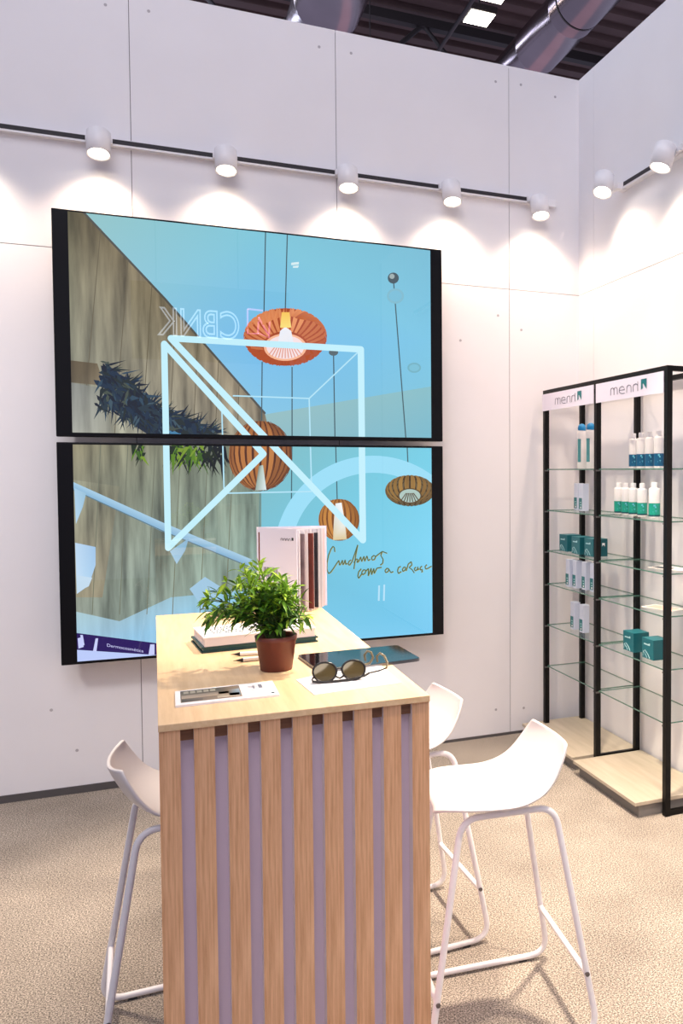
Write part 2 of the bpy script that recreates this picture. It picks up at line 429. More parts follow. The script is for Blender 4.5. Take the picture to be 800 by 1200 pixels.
def spotlight(pos, wall_dir, tilt, label, twist=0.0):
    """cylinder spot: pos = lens centre; wall_dir = unit vector from wall into room"""
    w = Vector(wall_dir)
    side = Vector((0, 0, 1)).cross(w)
    t = thing('track_spotlight', label, 'spotlight', (0, 0, 0), 0, 'white cylinder track spotlights')
    t.location = pos
    ax = (Vector((0, 0, -1))*math.cos(tilt)+w*math.sin(tilt)+side*twist*0.6).normalized()   # light direction
    bt = tilt+0.18
    bx_ = (Vector((0, 0, -1))*math.cos(bt)+w*math.sin(bt)+side*twist).normalized()
    q = Vector((0, 0, -1)).rotation_difference(bx_).to_matrix().to_4x4()
    R_ = 0.050
    b = MB()
    b.lathe([(R_-0.008, 0.004), (R_-0.004, 0.0), (R_, 0.0), (R_, 0.108), (R_-0.004, 0.112), (0.001, 0.112)], 'white_metal', 32, q, caps=(False, True))
    b.lathe([(R_-0.008, 0.004), (R_-0.012, 0.012)], 'white_metal', 32, q, caps=(False, False))
    b.build('lamp_body', t)
    MB().lathe([(0.0005, 0.006), (R_-0.011, 0.006)], 'lens', 28, q, caps=(False, False)).build('lens', t)
    # adapter arm back to the rail
    top = q @ Vector((0, 0, 0.085))
    dist = -Vector(pos).dot(w)  # signed; rail is on the wall plane
    d = abs(dist)-0.034 if True else 0
    a = MB()
    e = Vector((top.x, top.y, 0))
    wallp = top - w*(top.dot(w)+Vector(pos).dot(w)-0.036)
    wallp.z = RZ - pos[2]
    a.tube([top, top*0.5+wallp*0.5, wallp], 0.012, 'white_metal', 8)
    a.build('adapter', t)
    bx = MB()
    c = wallp
    hx = side*0.055
    vs = []
    P0, P1 = c-hx-w*0.0, c+hx+w*0.02
    bx.box((min(P0.x, P1.x), min(P0.y, P1.y), c.z-0.014), (max(P0.x, P1.x), max(P0.y, P1.y), c.z+0.014), 'white_metal')
    bx.build('track_adapter', t)
    # the lamp itself
    ld = bpy.data.lights.new('spot_lamp', 'SPOT'); ld.energy = SPOT_W; ld.color = SPOT_C
    ld.spot_size = math.radians(132); ld.spot_blend = 0.9; ld.shadow_soft_size = 0.03
    lo = bpy.data.objects.new('spot_lamp', ld); COL.objects.link(lo)
    lo.location = Vector(pos)+ax*0.012
    lo.rotation_euler = Vector((0, 0, -1)).rotation_difference(ax).to_euler()
    return t
SPOT_W, SPOT_C = 23, (1.0, 0.74, 0.55)
RZ = 2.995
order = ['first spotlight from the open end of the track above the screens', 'second spotlight on the track, above the upper screen',
         'third spotlight on the track, above the middle of the upper screen', 'fourth spotlight on the track, near the upper screen corner',
         'last spotlight on the screen track, next to the wall corner']
for (px, py), lb in zip([(115.5, 181), (265, 200.5), (408.5, 221), (530, 237), (633.5, 253.5)], order):
    p = at(px, py, 1, -0.105)
    spotlight(p, (0, -1, 0), 0.10, 'white cylinder '+lb)
RZ = 2.955
for (px, py), tw, lb in [((705.5, 226), 0.32, 'white tilted cylinder spotlight at the track end beside the wall corner'), ((773, 197), 0.0, 'white cylinder spotlight on the track above the shelving rack header')]:
    p = at(px, py, 0, -0.13)
    spotlight(p, (-1, 0, 0), 0.12, lb, twist=tw)

# ================================================================== DISPLAYS
TVY = -0.14
_k1, _k2 = (TVY-CAM.y)/(-0.09-CAM.y), (TVY-CAM.y)/(-0.1-CAM.y)
def tvx(x, k): return CAM.x+(x-CAM.x)*k
def tvz(z, k): return CAM.z+(z-CAM.z)*k
SX0, SX1 = tvx(-2.583, _k2), tvx(-0.918, _k2)
def clip(poly, x0, x1, z0, z1):
    """poly: list of (x, z, colour4)"""
    def cut(pl, inside, inter):
        out = []
        for i in range(len(pl)):
            a, b = pl[i-1], pl[i]
            ia, ib = inside(a), inside(b)
            if ia != ib: out.append(inter(a, b))
            if ib: out.append(b)
        return out
    def lerp(a, b, t):
        return (a[0]+(b[0]-a[0])*t, a[1]+(b[1]-a[1])*t, tuple(p+(q-p)*t for p, q in zip(a[2], b[2])))
    for ax, lim, sg in ((0, x0, 1), (0, x1, -1), (1, z0, 1), (1, z1, -1)):
        if not poly: return poly
        poly = cut(poly, lambda p: sg*(p[ax]-lim) >= -1e-9, lambda a, b: lerp(a, b, (lim-a[ax])/(b[ax]-a[ax])))
    return poly

class Picture:
    """flat picture on the plane y: polygons given where the photo shows them, moved onto the screen plane"""
    def __init__(s): s.items = []
    def c4(s, c, st=0.0): return (*lin(c), st)
    def poly(s, pts, cols, st=0.0):
        if not isinstance(cols, list): cols = [cols]*len(pts)
        out = []
        for (x, y), c in zip(pts, cols):
            p = at(x, y, 1, TVY); out.append((p.x, p.z, s.c4(c, st)))
        s.items.append(out)
    def line(s, pts, w, col, cap=True, closed=False):
        seq = list(zip(pts[:-1], pts[1:]))+([(pts[-1], pts[0])] if closed else [])
        for (ax, ay), (bx, by) in seq:
            d = math.hypot(bx-ax, by-ay) or 1e-6
            nx, ny = -(by-ay)/d*w/2, (bx-ax)/d*w/2
            s.poly([(ax+nx, ay+ny), (bx+nx, by+ny), (bx-nx, by-ny), (ax-nx, ay-ny)], col)
        if cap and w > 2:
            for (x, y) in pts: s.disc(x, y, w/2, w/2, col, n=12)
    def disc(s, x, y, rx, ry, col, n=24, rot=0.0):
        s.poly([(x+rx*math.cos(t)*math.cos(rot)-ry*math.sin(t)*math.sin(rot), y+rx*math.cos(t)*math.sin(rot)+ry*math.sin(t)*math.cos(rot)) for t in [2*PI*k/n for k in range(n)]], col)
    def ring(s, x, y, r0, r1, a0, a1, col, n=40):
        for k in range(n):
            t0, t1 = a0+(a1-a0)*k/n, a0+(a1-a0)*(k+1)/n
            s.poly([(x+r0*math.cos(t0), y+r0*math.sin(t0)), (x+r1*math.cos(t0), y+r1*math.sin(t0)), (x+r1*math.cos(t1), y+r1*math.sin(t1)), (x+r0*math.cos(t1), y+r0*math.sin(t1))], col)
    def mesh(s, mb, z0, z1):
        k = 0
        for it in s.items:
            c = clip(it, SX0, SX1, z0, z1)
            if len(c) >= 3:
                # keep every polygon's normal towards the room
                area = sum(c[i-1][0]*c[i][1]-c[i][0]*c[i-1][1] for i in range(len(c)))
                if area < 0: c = c[::-1]
                y = TVY-0.0004-0.0000035*k
                mb.add([(p[0], y, p[1]) for p in c], [tuple(range(len(c)))], 'picture', cols=[p[2] for p in c])
                k += 1

def slat_lamp(P, x, y, a, b, th, lam0, hi, lo, inner, n=22, seed=1):
    """pendant of bent wooden slats: spheroid a x b seen from below at angle th, open at the foot below latitude -lam0"""
    rg = random.Random(seed)
    ct, st_ = math.cos(th), math.sin(th)
    def pr(lam, phi, k=1.0):
        X, Y, Z = a*k*math.cos(lam)*math.sin(phi), b*k*math.sin(lam), a*k*math.cos(lam)*math.cos(phi)
        return (x+X, y-(Y*ct+Z*st_), Z*ct-Y*st_)
    def mixc(c1, c2, t): return tuple(max(0, min(255, int(p+(q-p)*t))) for p, q in zip(c1, c2))
    ry = math.sqrt((b*ct)**2+(a*st_)**2)
    P.disc(x, y, a*0.97, ry*0.97, lo, n=44)
    M_ = 10
    order = []
    for k in range(n):
        phi = 2*PI*(k+0.5)/n
        order.append((math.cos(phi)*-1, phi, rg.uniform(-0.12, 0.12)))
    for back in (True, False):
        for _, phi, jit in order:
            w = PI/n*0.66
            pts0, pts1, cs = [], [], []
            for j in range(M_+1):
                lam = -lam0+(lam0+1.15)*j/M_
                c0 = pr(lam, phi-w); c1 = pr(lam, phi+w)
                z = (c0[2]+c1[2])/2
                if (z > 0.0) == back: continue      # far half first, near half over it
                pts0.append(c0[:2]); pts1.append(c1[:2])
                sh = 0.5+0.5*max(0, min(1, abs(z)/a))+jit-0.25*(math.sin(phi) > 0.5)
                cs.append(mixc(lo, hi, sh) if not back else mixc(lo, inner, 0.35))
            if len(pts0) >= 2:
                P.poly(pts0+pts1[::-1], cs+cs[::-1])
def lamp_mouth(P, x, y, rx, ry, glow, rim, rib, n=11):
    P.disc(x, y, rx, ry, rim, n=30); P.disc(x, y, rx*0.88, ry*0.86, glow, n=30)
    for k in range(n):
        t = -1+2*(k+0.5)/n
        P.line([(x+rx*0.35*t, y-ry*0.35), (x+rx*0.85*t, y+ry*0.8*math.sqrt(1-0.6*t*t))], 1.1, rib, cap=False)

rng = random.Random(3)
U = Picture()   # upper
# sky-blue ceiling, graded
U.poly([(70, 240), (300, 268), (300, 400), (70, 400)], [(150, 196, 196), (128, 198, 216), (120, 190, 236), (150, 200, 220)])
U.poly([(300, 268), (515, 295), (515, 400), (300, 400)], [(128, 198, 216), (120, 188, 212), (124, 198, 228), (120, 190, 236)])
U.poly([(70, 400), (300, 400), (300, 525), (70, 525)], [(150, 200, 220), (120, 190, 236), (140, 200, 226), (130, 190, 226)])
U.poly([(300, 400), (515, 400), (515, 525), (300, 525)], [(120, 190, 236), (124, 198, 228), (128, 196, 216), (140, 200, 226)])
U.poly([(308, 486), (510, 452), (515, 525), (308, 525)], [(150, 190, 194), (136, 190, 200), (118, 184, 206), (140, 186, 196)])
# timber wall
PLANKS = [((118, 268), (96, 512)), ((150, 304), (134, 512)), ((178, 334), (166, 512)), ((206, 364), (198, 512)), ((232, 394), (226, 512)), ((256, 422), (252, 512)), ((280, 450), (278, 512))]
U.poly([(70, 240), (98, 249), (193, 350), (310, 484), (322, 530), (70, 530)], [(96, 92, 66), (110, 100, 74), (134, 122, 98), (150, 138, 116), (140, 140, 124), (150, 152, 136)], st=0.9)
U.line([(98, 249), (193, 350), (310, 484)], 2.5, (84, 84, 78))
for p0_, p1_ in PLANKS: U.line([p0_, p1_], 0.9, (104, 96, 76), cap=False)
U.poly([(80, 422), (114, 426), (122, 452), (82, 448)], [(92, 80, 60), (106, 94, 72), (128, 116, 94), (100, 90, 70)], st=0.5)
U.poly([(82, 448), (120, 455), (132, 512), (84, 512)], [(146, 148, 142), (128, 130, 118), (150, 150, 136), (166, 168, 158)], st=0.5)
# dark hanging foliage
U.poly([(118, 428), (150, 444), (178, 472), (214, 488), (240, 508), (250, 520), (190, 520), (156, 498), (126, 474)], (28, 40, 54))
for k in range(760):
    t = rng.random()**0.9
    up_ = 418+t*100 if t < 0.4 else 440+t*66
    lo_ = 476+t*58
    bx_ = 116+t*136+rng.uniform(-5, 5); by_ = up_+(lo_-up_)*rng.random()
    edge = abs((by_-up_)/(lo_-up_)-0.5)*2
    a = rng.gauss(0.9, 0.55)
    if edge > 0.7 and rng.random() < 0.5: a = rng.uniform(-1.4, 0.2) if by_ < (up_+lo_)/2 else rng.uniform(1.0, 2.4)
    L = rng.uniform(9, 20); w = rng.uniform(1.6, 3.4) if edge < 0.7 else rng.uniform(1.0, 2.0)
    m_ = (by_-up_)/(lo_-up_)
    c = rng.choice([(24, 32, 44), (22, 38, 56), (30, 48, 68), (38, 54, 64), (34, 44, 44)]) if rng.random() < 0.85 else rng.choice([(62, 84, 96), (48, 72, 90), (70, 80, 70)])
    if t > 0.55 and m_ > 0.7 and rng.random() < 0.4: c = (70, 128, 168)
    U.poly([(bx_-w*math.sin(a), by_+w*math.cos(a)), (bx_-L*0.3*math.cos(a), by_-L*0.3*math.sin(a)), (bx_+w*math.sin(a), by_-w*math.cos(a)), (bx_+L*math.cos(a), by_+L*math.sin(a))], c)
# pendant cords and ceiling roses
for pts in ([(311, 270), (309, 372)], [(336.5, 272), (334, 366)], [(307, 424), (306, 530)], [(342, 430), (342, 530)], [(390.5, 412), (392.5, 530)], [(460.5, 326), (476.5, 530)]):
    U.line(pts, 1.3, (70, 92, 100), cap=False)
U.disc(460.5, 326, 6.5, 6.5, (70, 88, 96)); U.disc(459, 324, 3, 3, (160, 176, 176)); U.disc(390.5, 413, 5.5, 4, (88, 104, 110))
U.disc(463, 347, 10, 9, (128, 186, 206)); U.disc(463, 347, 7.5, 6.5, (122, 190, 216))
U.disc(485, 431, 8, 6, (116, 178, 196)); U.disc(485, 431, 6, 4, (124, 192, 214))
U.poly([(341, 308), (350, 307), (350, 310), (341, 311)], (214, 236, 240)); U.poly([(343, 312), (350, 311), (349, 314), (343, 314)], (214, 236, 240))
slat_lamp(U, 334, 395, 49, 17, 0.72, 1.0, (240, 158, 104), (170, 78, 46), (190, 90, 54), n=34)
lamp_mouth(U, 334, 407, 25, 16, (248, 226, 228), (250, 186, 150), (226, 150, 128))
U.poly([(325, 404), (328, 388), (334, 383), (341, 388), (344, 404)], [(240, 240, 246), (236, 240, 250), (250, 250, 252), (240, 240, 246), (230, 236, 246)])
U.poly([(330, 366), (339, 366), (341, 384), (328, 384)], [(250, 200, 96), (250, 200, 96), (252, 226, 130), (252, 226, 130)])
def lamp2(P):
    slat_lamp(P, 305, 534, 37.5, 42, 0.2, 1.25, (196, 128, 66), (84, 44, 22), (150, 90, 44), n=26, seed=3)
    P.poly([(303, 546), (308, 545), (312, 574), (299, 575)], [(120, 120, 110), (190, 210, 200), (226, 240, 240), (150, 170, 160)])
lamp2(U)
# lower
W = Picture()
W.poly([(70, 515), (300, 520), (300, 650), (70, 650)], [(130, 200, 220)]*4)
W.poly([(300, 518), (520, 522), (520, 640), (300, 640)], [(128, 186, 192), (118, 208, 232), (126, 214, 246), (120, 194, 214)])
W.poly([(300, 640), (520, 640), (520, 790), (300, 790)], [(120, 194, 214), (126, 214, 246), (112, 196, 240), (128, 206, 240)])
W.poly([(70, 515), (306, 518), (306, 670), (280, 790), (70, 790)], [(132, 124, 98), (122, 134, 116), (134, 160, 150), (160, 196, 200), (140, 150, 140)], st=0.9)
W.poly([(70, 560), (140, 570), (120, 700), (70, 700)], [(150, 150, 128), (140, 140, 118), (146, 138, 116), (150, 144, 122)], st=0.9)
W.poly([(86, 716), (140, 728), (200, 700), (305, 690), (305, 790), (86, 790)], [(170, 200, 206), (160, 196, 214), (150, 190, 206), (140, 200, 226), (150, 206, 240), (150, 200, 240)], st=0.25)
for x_ in (118, 150, 182, 212, 244, 274): W.line([(x_, 518), (x_-10, 720)], 0.9, (112, 116, 98), cap=False)
W.line([(306, 518), (303, 660)], 2.0, (106, 140, 138), cap=False)
# green sprigs hanging below the dark foliage
for k in range(110):
    bx_ = rng.choice([rng.uniform(155, 170)]+[rng.uniform(200, 262)]*6); by_ = 516+rng.uniform(0, 22)
    a = rng.uniform(0.9, 2.2); L = rng.uniform(12, 30) if bx_ > 190 else rng.uniform(8, 18); w = rng.uniform(1.5, 3)
    c = rng.choice([(18, 24, 20), (22, 34, 30), (30, 40, 20), (16, 22, 26)]) if bx_ > 235 else rng.choice([(90, 130, 24), (60, 96, 24), (28, 44, 22), (22, 32, 24), (120, 150, 40)])
    W.poly([(bx_-w, by_), (bx_+w, by_), (bx_+L*math.cos(a), by_+L*math.sin(a))], c)
# track light in the picture
W.poly([(84, 564), (190, 612), (296, 656), (294, 664), (188, 622), (84, 573)], [(168, 206, 230)]*3+[(130, 176, 210)]*3)
W.line([(86, 574), (190, 622), (292, 664)], 1.2, (96, 124, 136), cap=False)
W.poly([(87, 572), (101, 578), (97, 594), (89, 614)], [(170, 206, 230), (150, 190, 214), (150, 192, 220), (180, 214, 236)])
W.poly([(88, 636), (112, 641), (112, 662), (104, 686), (90, 696)], [(190, 216, 240), (160, 196, 230), (170, 204, 236), (176, 212, 240), (200, 224, 246)])
W.poly([(90, 674), (108, 677), (104, 687), (90, 694)], (196, 220, 238))
W.poly([(199, 646), (221, 631), (217, 645), (207, 661)], [(160, 200, 224), (130, 176, 206), (140, 184, 210), (170, 206, 230)])
W.poly([(222, 690), (240, 676), (262, 690), (240, 716)], (160, 200, 226))
# cords and lamps
for pts in ([(342, 515), (341, 618)], [(393, 515), (395, 588)], [(476.5, 515), (478.5, 560)]): W.line(pts, 1.3, (70, 100, 108), cap=False)
W.ring(437, 650, 96, 116, PI, 2*PI, (156, 222, 246), 48)
lamp2(W)
slat_lamp(W, 397, 609, 24, 25, 0.15, 1.3, (206, 140, 62), (120, 70, 24), (180, 120, 60), n=20, seed=4)
W.poly([(393, 590), (400, 589), (404, 612), (406, 632), (390, 633), (391, 612)], [(230, 240, 244), (250, 252, 252), (240, 244, 240), (222, 200, 150), (222, 200, 150), (240, 244, 240)])
slat_lamp(W, 480, 575, 29, 17, 0.3, 1.05, (168, 128, 66), (74, 54, 30), (150, 150, 120), n=24, seed=5)
lamp_mouth(W, 480, 581, 14, 9, (176, 200, 192), (96, 74, 42), (84, 62, 34), n=7)
# strip of shelf lettering at the foot of the picture
W.poly([(84, 741), (190, 754.5), (190, 768), (84, 761)], (40, 22, 92))
W.poly([(84, 761), (190, 768), (190, 790), (84, 790)], (188, 204, 250))
for pts in ([(91, 748), (97, 746), (98, 758), (92, 760)], [(112, 748), (115, 748), (113, 763), (109, 763)], [(176, 755), (181, 755), (181, 767), (174, 767)], [(94, 744), (97, 744), (99, 756), (96, 756)]): W.poly(pts, (200, 206, 250))
# brush lettering
def hand(strokes, ox, oy, sc, w, col):
    for st in strokes:
        W.line([(ox+x*sc, oy+y*sc) for x, y in st], w, col, cap=False)
S = [[(68,95),(66,66),(56,58),(42,78),(26,118),(16,170),(16,212),(26,240),(40,232),(58,208),(84,168),(96,152)],
     [(96,152),(100,184),(108,176),(120,150),(122,182),(130,172)], [(130,172),(138,148),(142,180),(152,170)],
     [(178,148),(162,160),(158,180),(168,184),(184,160),(222,48)], [(222,48),(210,110),(196,210)],
     [(196,168),(214,142),(224,146),(216,166),(228,160)], [(228,160),(242,128),(248,160),(264,124),(268,158),(284,122),(292,154),(306,144)],
     [(330,118),(314,132),(318,150),(334,146),(342,126),(330,118)], [(342,126),(362,110),(386,92),(376,118),(392,146),(388,172),(372,184)], [(386,92),(418,104)],
     [(246,208),(228,228),(222,258),(228,272),(252,238)], [(262,214),(248,232),(254,248),(272,238),(276,218),(262,214)],
     [(276,224),(294,206),(292,256),(312,204),(314,248),(330,206),(332,240),(350,204),(382,198)],
     [(418,204),(404,220),(408,234),(426,226),(430,208),(418,204)], [(430,210),(444,234),(460,226)],
     [(510,192),(494,200),(488,222),(494,240),(514,226)], [(532,196),(520,212),(524,226),(540,216),(542,198),(532,196)],
     [(546,222),(560,176),(580,160),(584,182),(566,200),(586,214),(600,236)], [(612,196),(600,208),(606,222),(622,212),(624,194),(620,216),(634,208)],
     [(652,190),(640,200),(640,216),(656,212)], [(650,214),(656,226),(646,230)], [(684,180),(672,194),(676,210),(694,204),(716,190)]]
for dx, col, w in ((0.45, (176, 172, 110), 1.1), (0, (86, 102, 66), 1.15)):
    hand(S, 380+dx, 630+dx, 1/5.714, w, col)
W.poly([(443, 686), (445, 686), (444.5, 704), (442.5, 704)], (186, 228, 250)); W.poly([(449, 685), (451, 685), (450.5, 704), (448.5, 704)], (186, 228, 250))  # pale upright marks: a reflection on the glass, drawn into the picture
# light-line cube drawn over both screens
def neon(P):
    c, ct = (196, 240, 252), (180, 228, 246)
    halo = (150, 210, 240)
    for pts in ([(272.6, 463.8), (362, 467), (365, 576), (263, 578)], ):
        P.line(pts, 1.6, ct, cap=False)
    P.line([(259.6, 474), (262.5, 577)], 1.6, ct, cap=False)
    P.line([(362, 467), (420, 412)], 1.6, ct, cap=False)
    P.line([(192.3, 403), (197, 642), (308.5, 532)], 7.5, c, closed=True)
    P.line([(200, 396.5), (422.5, 409.5), (425, 633)], 7.5, c, closed=True)
neon(U); neon(W)

def display(zt, zb, pzt, pzb, pic, label):
    t = thing('wall_display', label, 'screen', (0, 0, 0), 0, 'large wall screens stacked one above the other')
    b = MB()
    b.box((tvx(-2.648, _k1), TVY, tvz(zb, _k1)), (tvx(-0.852, _k1), TVY+0.05, tvz(zt, _k1)), 'bezel'); b.box((-2.4, TVY+0.05, zb+0.12), (-1.1, -0.001, zt-0.12), 'bezel')
    b.build('casing', t, bevel=0.003)
    s = MB(); pic.mesh(s, tvz(pzb, _k2), tvz(pzt, _k2)); s.build('lit_picture', t)
    if pic is W:
        cu = bpy.data.curves.new('caption', 'FONT'); cu.body = 'Dermocosmética'
        cu.size = 0.062; cu.align_x = 'LEFT'; cu.extrude = 0
        tmp = bpy.data.objects.new('caption_tmp', cu); COL.objects.link(tmp)
        bpy.context.view_layer.update()
        me = bpy.data.meshes.new_from_object(tmp.evaluated_get(bpy.context.evaluated_depsgraph_get()))
        bpy.data.objects.remove(tmp)
        wtxt = max(v.co.x for v in me.vertices)
        a, e = at(125, 757.5, 1, TVY), at(168, 764.5, 1, TVY)
        sc = (e-a).length/wtxt
        d = (e-a).normalized()
        for v in me.vertices:
            x, y = v.co.x*sc, v.co.y*sc*0.9
            v.co = (a.x+d.x*x, TVY-0.0037, a.z+d.z*x+y)
        me.materials.append(M['caption']); me.name = 'caption'
        o = bpy.data.objects.new('caption', me); COL.objects.link(o); o.parent = t
    return t
M['caption'] = mat('caption_glow', (0, 0, 0), 0.1, emit=(206, 206, 252), strength=1.0)
display(2.653, 1.647, 2.642, 1.665, U, 'upper wide wall screen showing pendant lamps and a timber wall')
display(1.622, 0.618, 1.6115, 0.633, W, 'lower wide wall screen showing handwriting and round slatted lamps')

# ================================================================== RACK
FX = -0.2557
RY = [-0.104, -0.710, -1.344]
BX = -0.030
ZS = [1.5013, 1.2737, 1.0476, 0.8635, 0.6326, 0.4007]
ZT = 1.936
rack = thing('display_rack', 'black framed two-bay glass shelving rack standing against the white wall', 'shelving rack', (FX, RY[1], 0))
def R3(x, y, z): return (x-FX, y-RY[1], z)
ps = 0.013
for y in RY:
    MB().box(R3(FX-ps, y-ps, 0.0), R3(FX+ps, y+ps, ZT-0.022), 'black_frame').build('post', rack)
    MB().box(R3(BX-ps, y-ps, 0.0), R3(BX+ps, y+ps, ZT-0.022), 'black_frame').build('post', rack)
    b = MB(); zr_ = 0.052 if y == RY[1] else 0.0
    b.box(R3(FX+ps, y-ps*0.7, zr_), R3(BX-ps, y+ps*0.7, zr_+0.024), 'black_frame'); b.build('bottom_rail', rack)
    b = MB(); b.box(R3(FX+ps, y-ps*0.8, ZT-0.022), R3(BX-ps, y+ps*0.8, ZT), 'black_frame'); b.build('top_side_rail', rack)
for x in (FX, BX):
    MB().box(R3(x-ps, RY[2]-ps, ZT-0.022), R3(x+ps, RY[0]+ps, ZT), 'black_frame').build('top_rail', rack)
for ya, yb in ((RY[0], RY[1]), (RY[1], RY[2])):
    for z in ZS:
        b = MB()
        x0, x1, y0, y1 = FX+0.0, BX+0.008, yb+ps+0.002, ya-ps-0.002
        A, B_ = R3(x0, y0, z-0.006), R3(x1, y1, z)
        vs = [(A[0],A[1],A[2]),(B_[0],A[1],A[2]),(B_[0],B_[1],A[2]),(A[0],B_[1],A[2]),(A[0],A[1],B_[2]),(B_[0],A[1],B_[2]),(B_[0],B_[1],B_[2]),(A[0],B_[1],B_[2])]
        b.add(vs, [(0,3,2,1),(4,5,6,7)], 'glass')
        b.add(vs, [(0,1,5,4),(1,2,6,5),(2,3,7,6),(3,0,4,7)], 'glass_edge')
        o = b.build('glass_shelf', rack)
        for yy in (y0-0.002, y1+0.002):
            MB().box(R3(FX-0.014, yy-0.004, z-0.013), R3(FX+0.006, yy+0.004, z-0.006), 'bolt').build('peg', o)
# header boards with lettering
def header(ya, yb):
    z0, z1 = 1.822, 1.914
    b = MB(); b.box(R3(FX-0.017, yb+ps, z0), R3(FX-0.0135, ya+(ps if ya == RY[0] else -ps), z1), 'header')
    # faint diagonal weave of the board
    o = b.build('header_board', rack)
    L = ya-yb
    t = MB(); X = FX-0.0185
    zc = (z0+z1)/2-0.004
    h = 0.034   # x-height
    y = ya-L*0.25 if L > 0 else ya
    def st(pts, w=0.0012, m='head_ink'):
        t.tube([R3(X, p[0], p[1]) for p in pts], w, m, 5)
    cur = [ya-L*0.26]
    def arch(wd, base=True):
        y0 = cur[0]
        st([(y0, zc-h/2), (y0, zc+h*0.2), (y0-wd*0.15, zc+h*0.42), (y0-wd*0.5, zc+h/2), (y0-wd*0.85, zc+h*0.42), (y0-wd, zc+h*0.2), (y0-wd, zc-h/2)])
    k = L/0.6
    wd = 0.030*k
    arch(wd); cur[0] -= wd; arch(wd); cur[0] -= wd+0.016*k          # m
    y0 = cur[0]; r = 0.024*k
    st([(y0-2*r, zc-h*0.5), (y0-r, zc-h*0.5), (y0-0.15*r, zc-h*0.3), (y0, zc), (y0-0.3*r, zc+h*0.38), (y0-r, zc+h*0.5), (y0-1.7*r, zc+h*0.36), (y0-2*r, zc), (y0, zc)])   # e
    cur[0] -= 2*r+0.018*k
    arch(wd*1.25); cur[0] -= wd*1.25+0.018*k
    arch(wd*1.25); cur[0] -= wd*1.25
    st([(cur[0], zc-h/2), (cur[0], zc+h*0.75)])
    cur[0] -= 0.026*k
    yb0 = cur[0]; fw = 0.045*k; zt = zc+h*0.95; zb = zc-h*0.42
    poly = [(yb0, zt), (yb0, zb), (yb0-fw*0.32, zb+0.006), (yb0-fw*0.32, zc+0.012), (yb0-fw*0.42, zc+0.012), (yb0-fw*0.9, zb+0.004), (yb0-fw, zb), (yb0-fw, zt)]
    t.build('brand_lettering', o)
    e_ = MB(); e_.add([R3(X, p[0], p[1]) for p in poly], [tuple(range(len(poly)))], 'teal'); e_.build('brand_emblem', o)
header(RY[0], RY[1]); header(RY[1], RY[2])
def base_board(x0, x1, y0, y1):
    o = MB().box(R3(x0, y0, 0.056), R3(x1, y1, 0.072), 'plinth_top').build('base_board', rack, bevel=0.0015)
    MB().box(R3(x0+0.028, y0+0.016, 0.0), R3(x1, y1-0.016, 0.056), 'plinth_side').build('plinth', o)
base_board(-0.386, -0.012, -0.692, -0.062)
base_board(-0.400, -0.012, -1.325, -0.730)

# ------------------------------------------------------------------ products on the shelves
def cyl_bottle(name, label, group, p, r, h, body_m, kind):
    t = thing(name, label, 'bottle', p, 0, group)
    if kind == 'tall':
        MB().lathe([(r*0.7, 0), (r, 0.006), (r, h*0.78), (r*0.92, h*0.83), (r*0.7, h*0.86)], 'bottle', 24, sy=0.8).build('body', t)
        MB().lathe([(r*0.78, h*0.845), (r*0.85, h*0.90), (r*0.74, h*0.955), (r*0.35, h*0.99), (0.001, h)], 'blue_cap', 24, caps=(True, False)).build('cap', t)
        b = MB(); n = 5
        for k in range(n):
            a0, a1 = PI+0.10+0.46*(k-2.5)/n*1.9+0.45, PI+0.10+0.46*(k-1.5)/n*1.9+0.45
            q = [(1.012*r*math.cos(a), 0.8*1.03*r*math.sin(a)) for a in (a0, a1)]
            b.add([(q[0][0], q[0][1], h*0.15), (q[1][0], q[1][1], h*0.15), (q[1][0], q[1][1], h*0.66), (q[0][0], q[0][1], h*0.66)], [(0, 1, 2, 3)], 'lab_teal')
        b.build('label_strip', t)
    else:
        MB().lathe([(r*0.9, 0), (r, 0.004), (r, h*0.80), (r*0.92, h*0.835), (r*0.55, h*0.855), (r*0.45, h*0.87)], 'bottle', 24).build('body', t)
        MB().lathe([(r*0.56, h*0.862), (r*0.56, h*0.985), (r*0.5, h)], 'bottle', 20).build('cap', t)
        lm = 'lab_blue' if kind == 'blue' else 'lab_green'
        z0, z1 = (0.06, 0.40) if kind == 'blue' else (0.10, 0.42)
        b = MB(); b.lathe([(r*1.012, h*z0), (r*1.012, h*z1)], lm, 24, caps=(False, False))
        if kind == 'green': b.lathe([(r*1.014, h*0.05), (r*1.014, h*z0)], 'lab_dark', 24, caps=(False, False))
        o = b.build('label_band', t)
        mk = MB()
        for a, zz, w_, h_ in ((-2.3, 0.33, 0.35, 0.05), (-2.05, 0.29, 0.25, 0.04), (-2.4, 0.17, 0.6, 0.02), (-2.0, 0.2, 0.3, 0.02)):
            q = [(1.03*r*math.cos(x), 1.03*r*math.sin(x)) for x in (a, a+w_)]
            mk.add([(q[0][0], q[0][1], h*zz), (q[1][0], q[1][1], h*zz), (q[1][0], q[1][1], h*(zz+h_)), (q[0][0], q[0][1], h*(zz+h_))], [(0, 1, 2, 3)], 'lab_cyan')
        mk.build('label_mark', o)
    return t

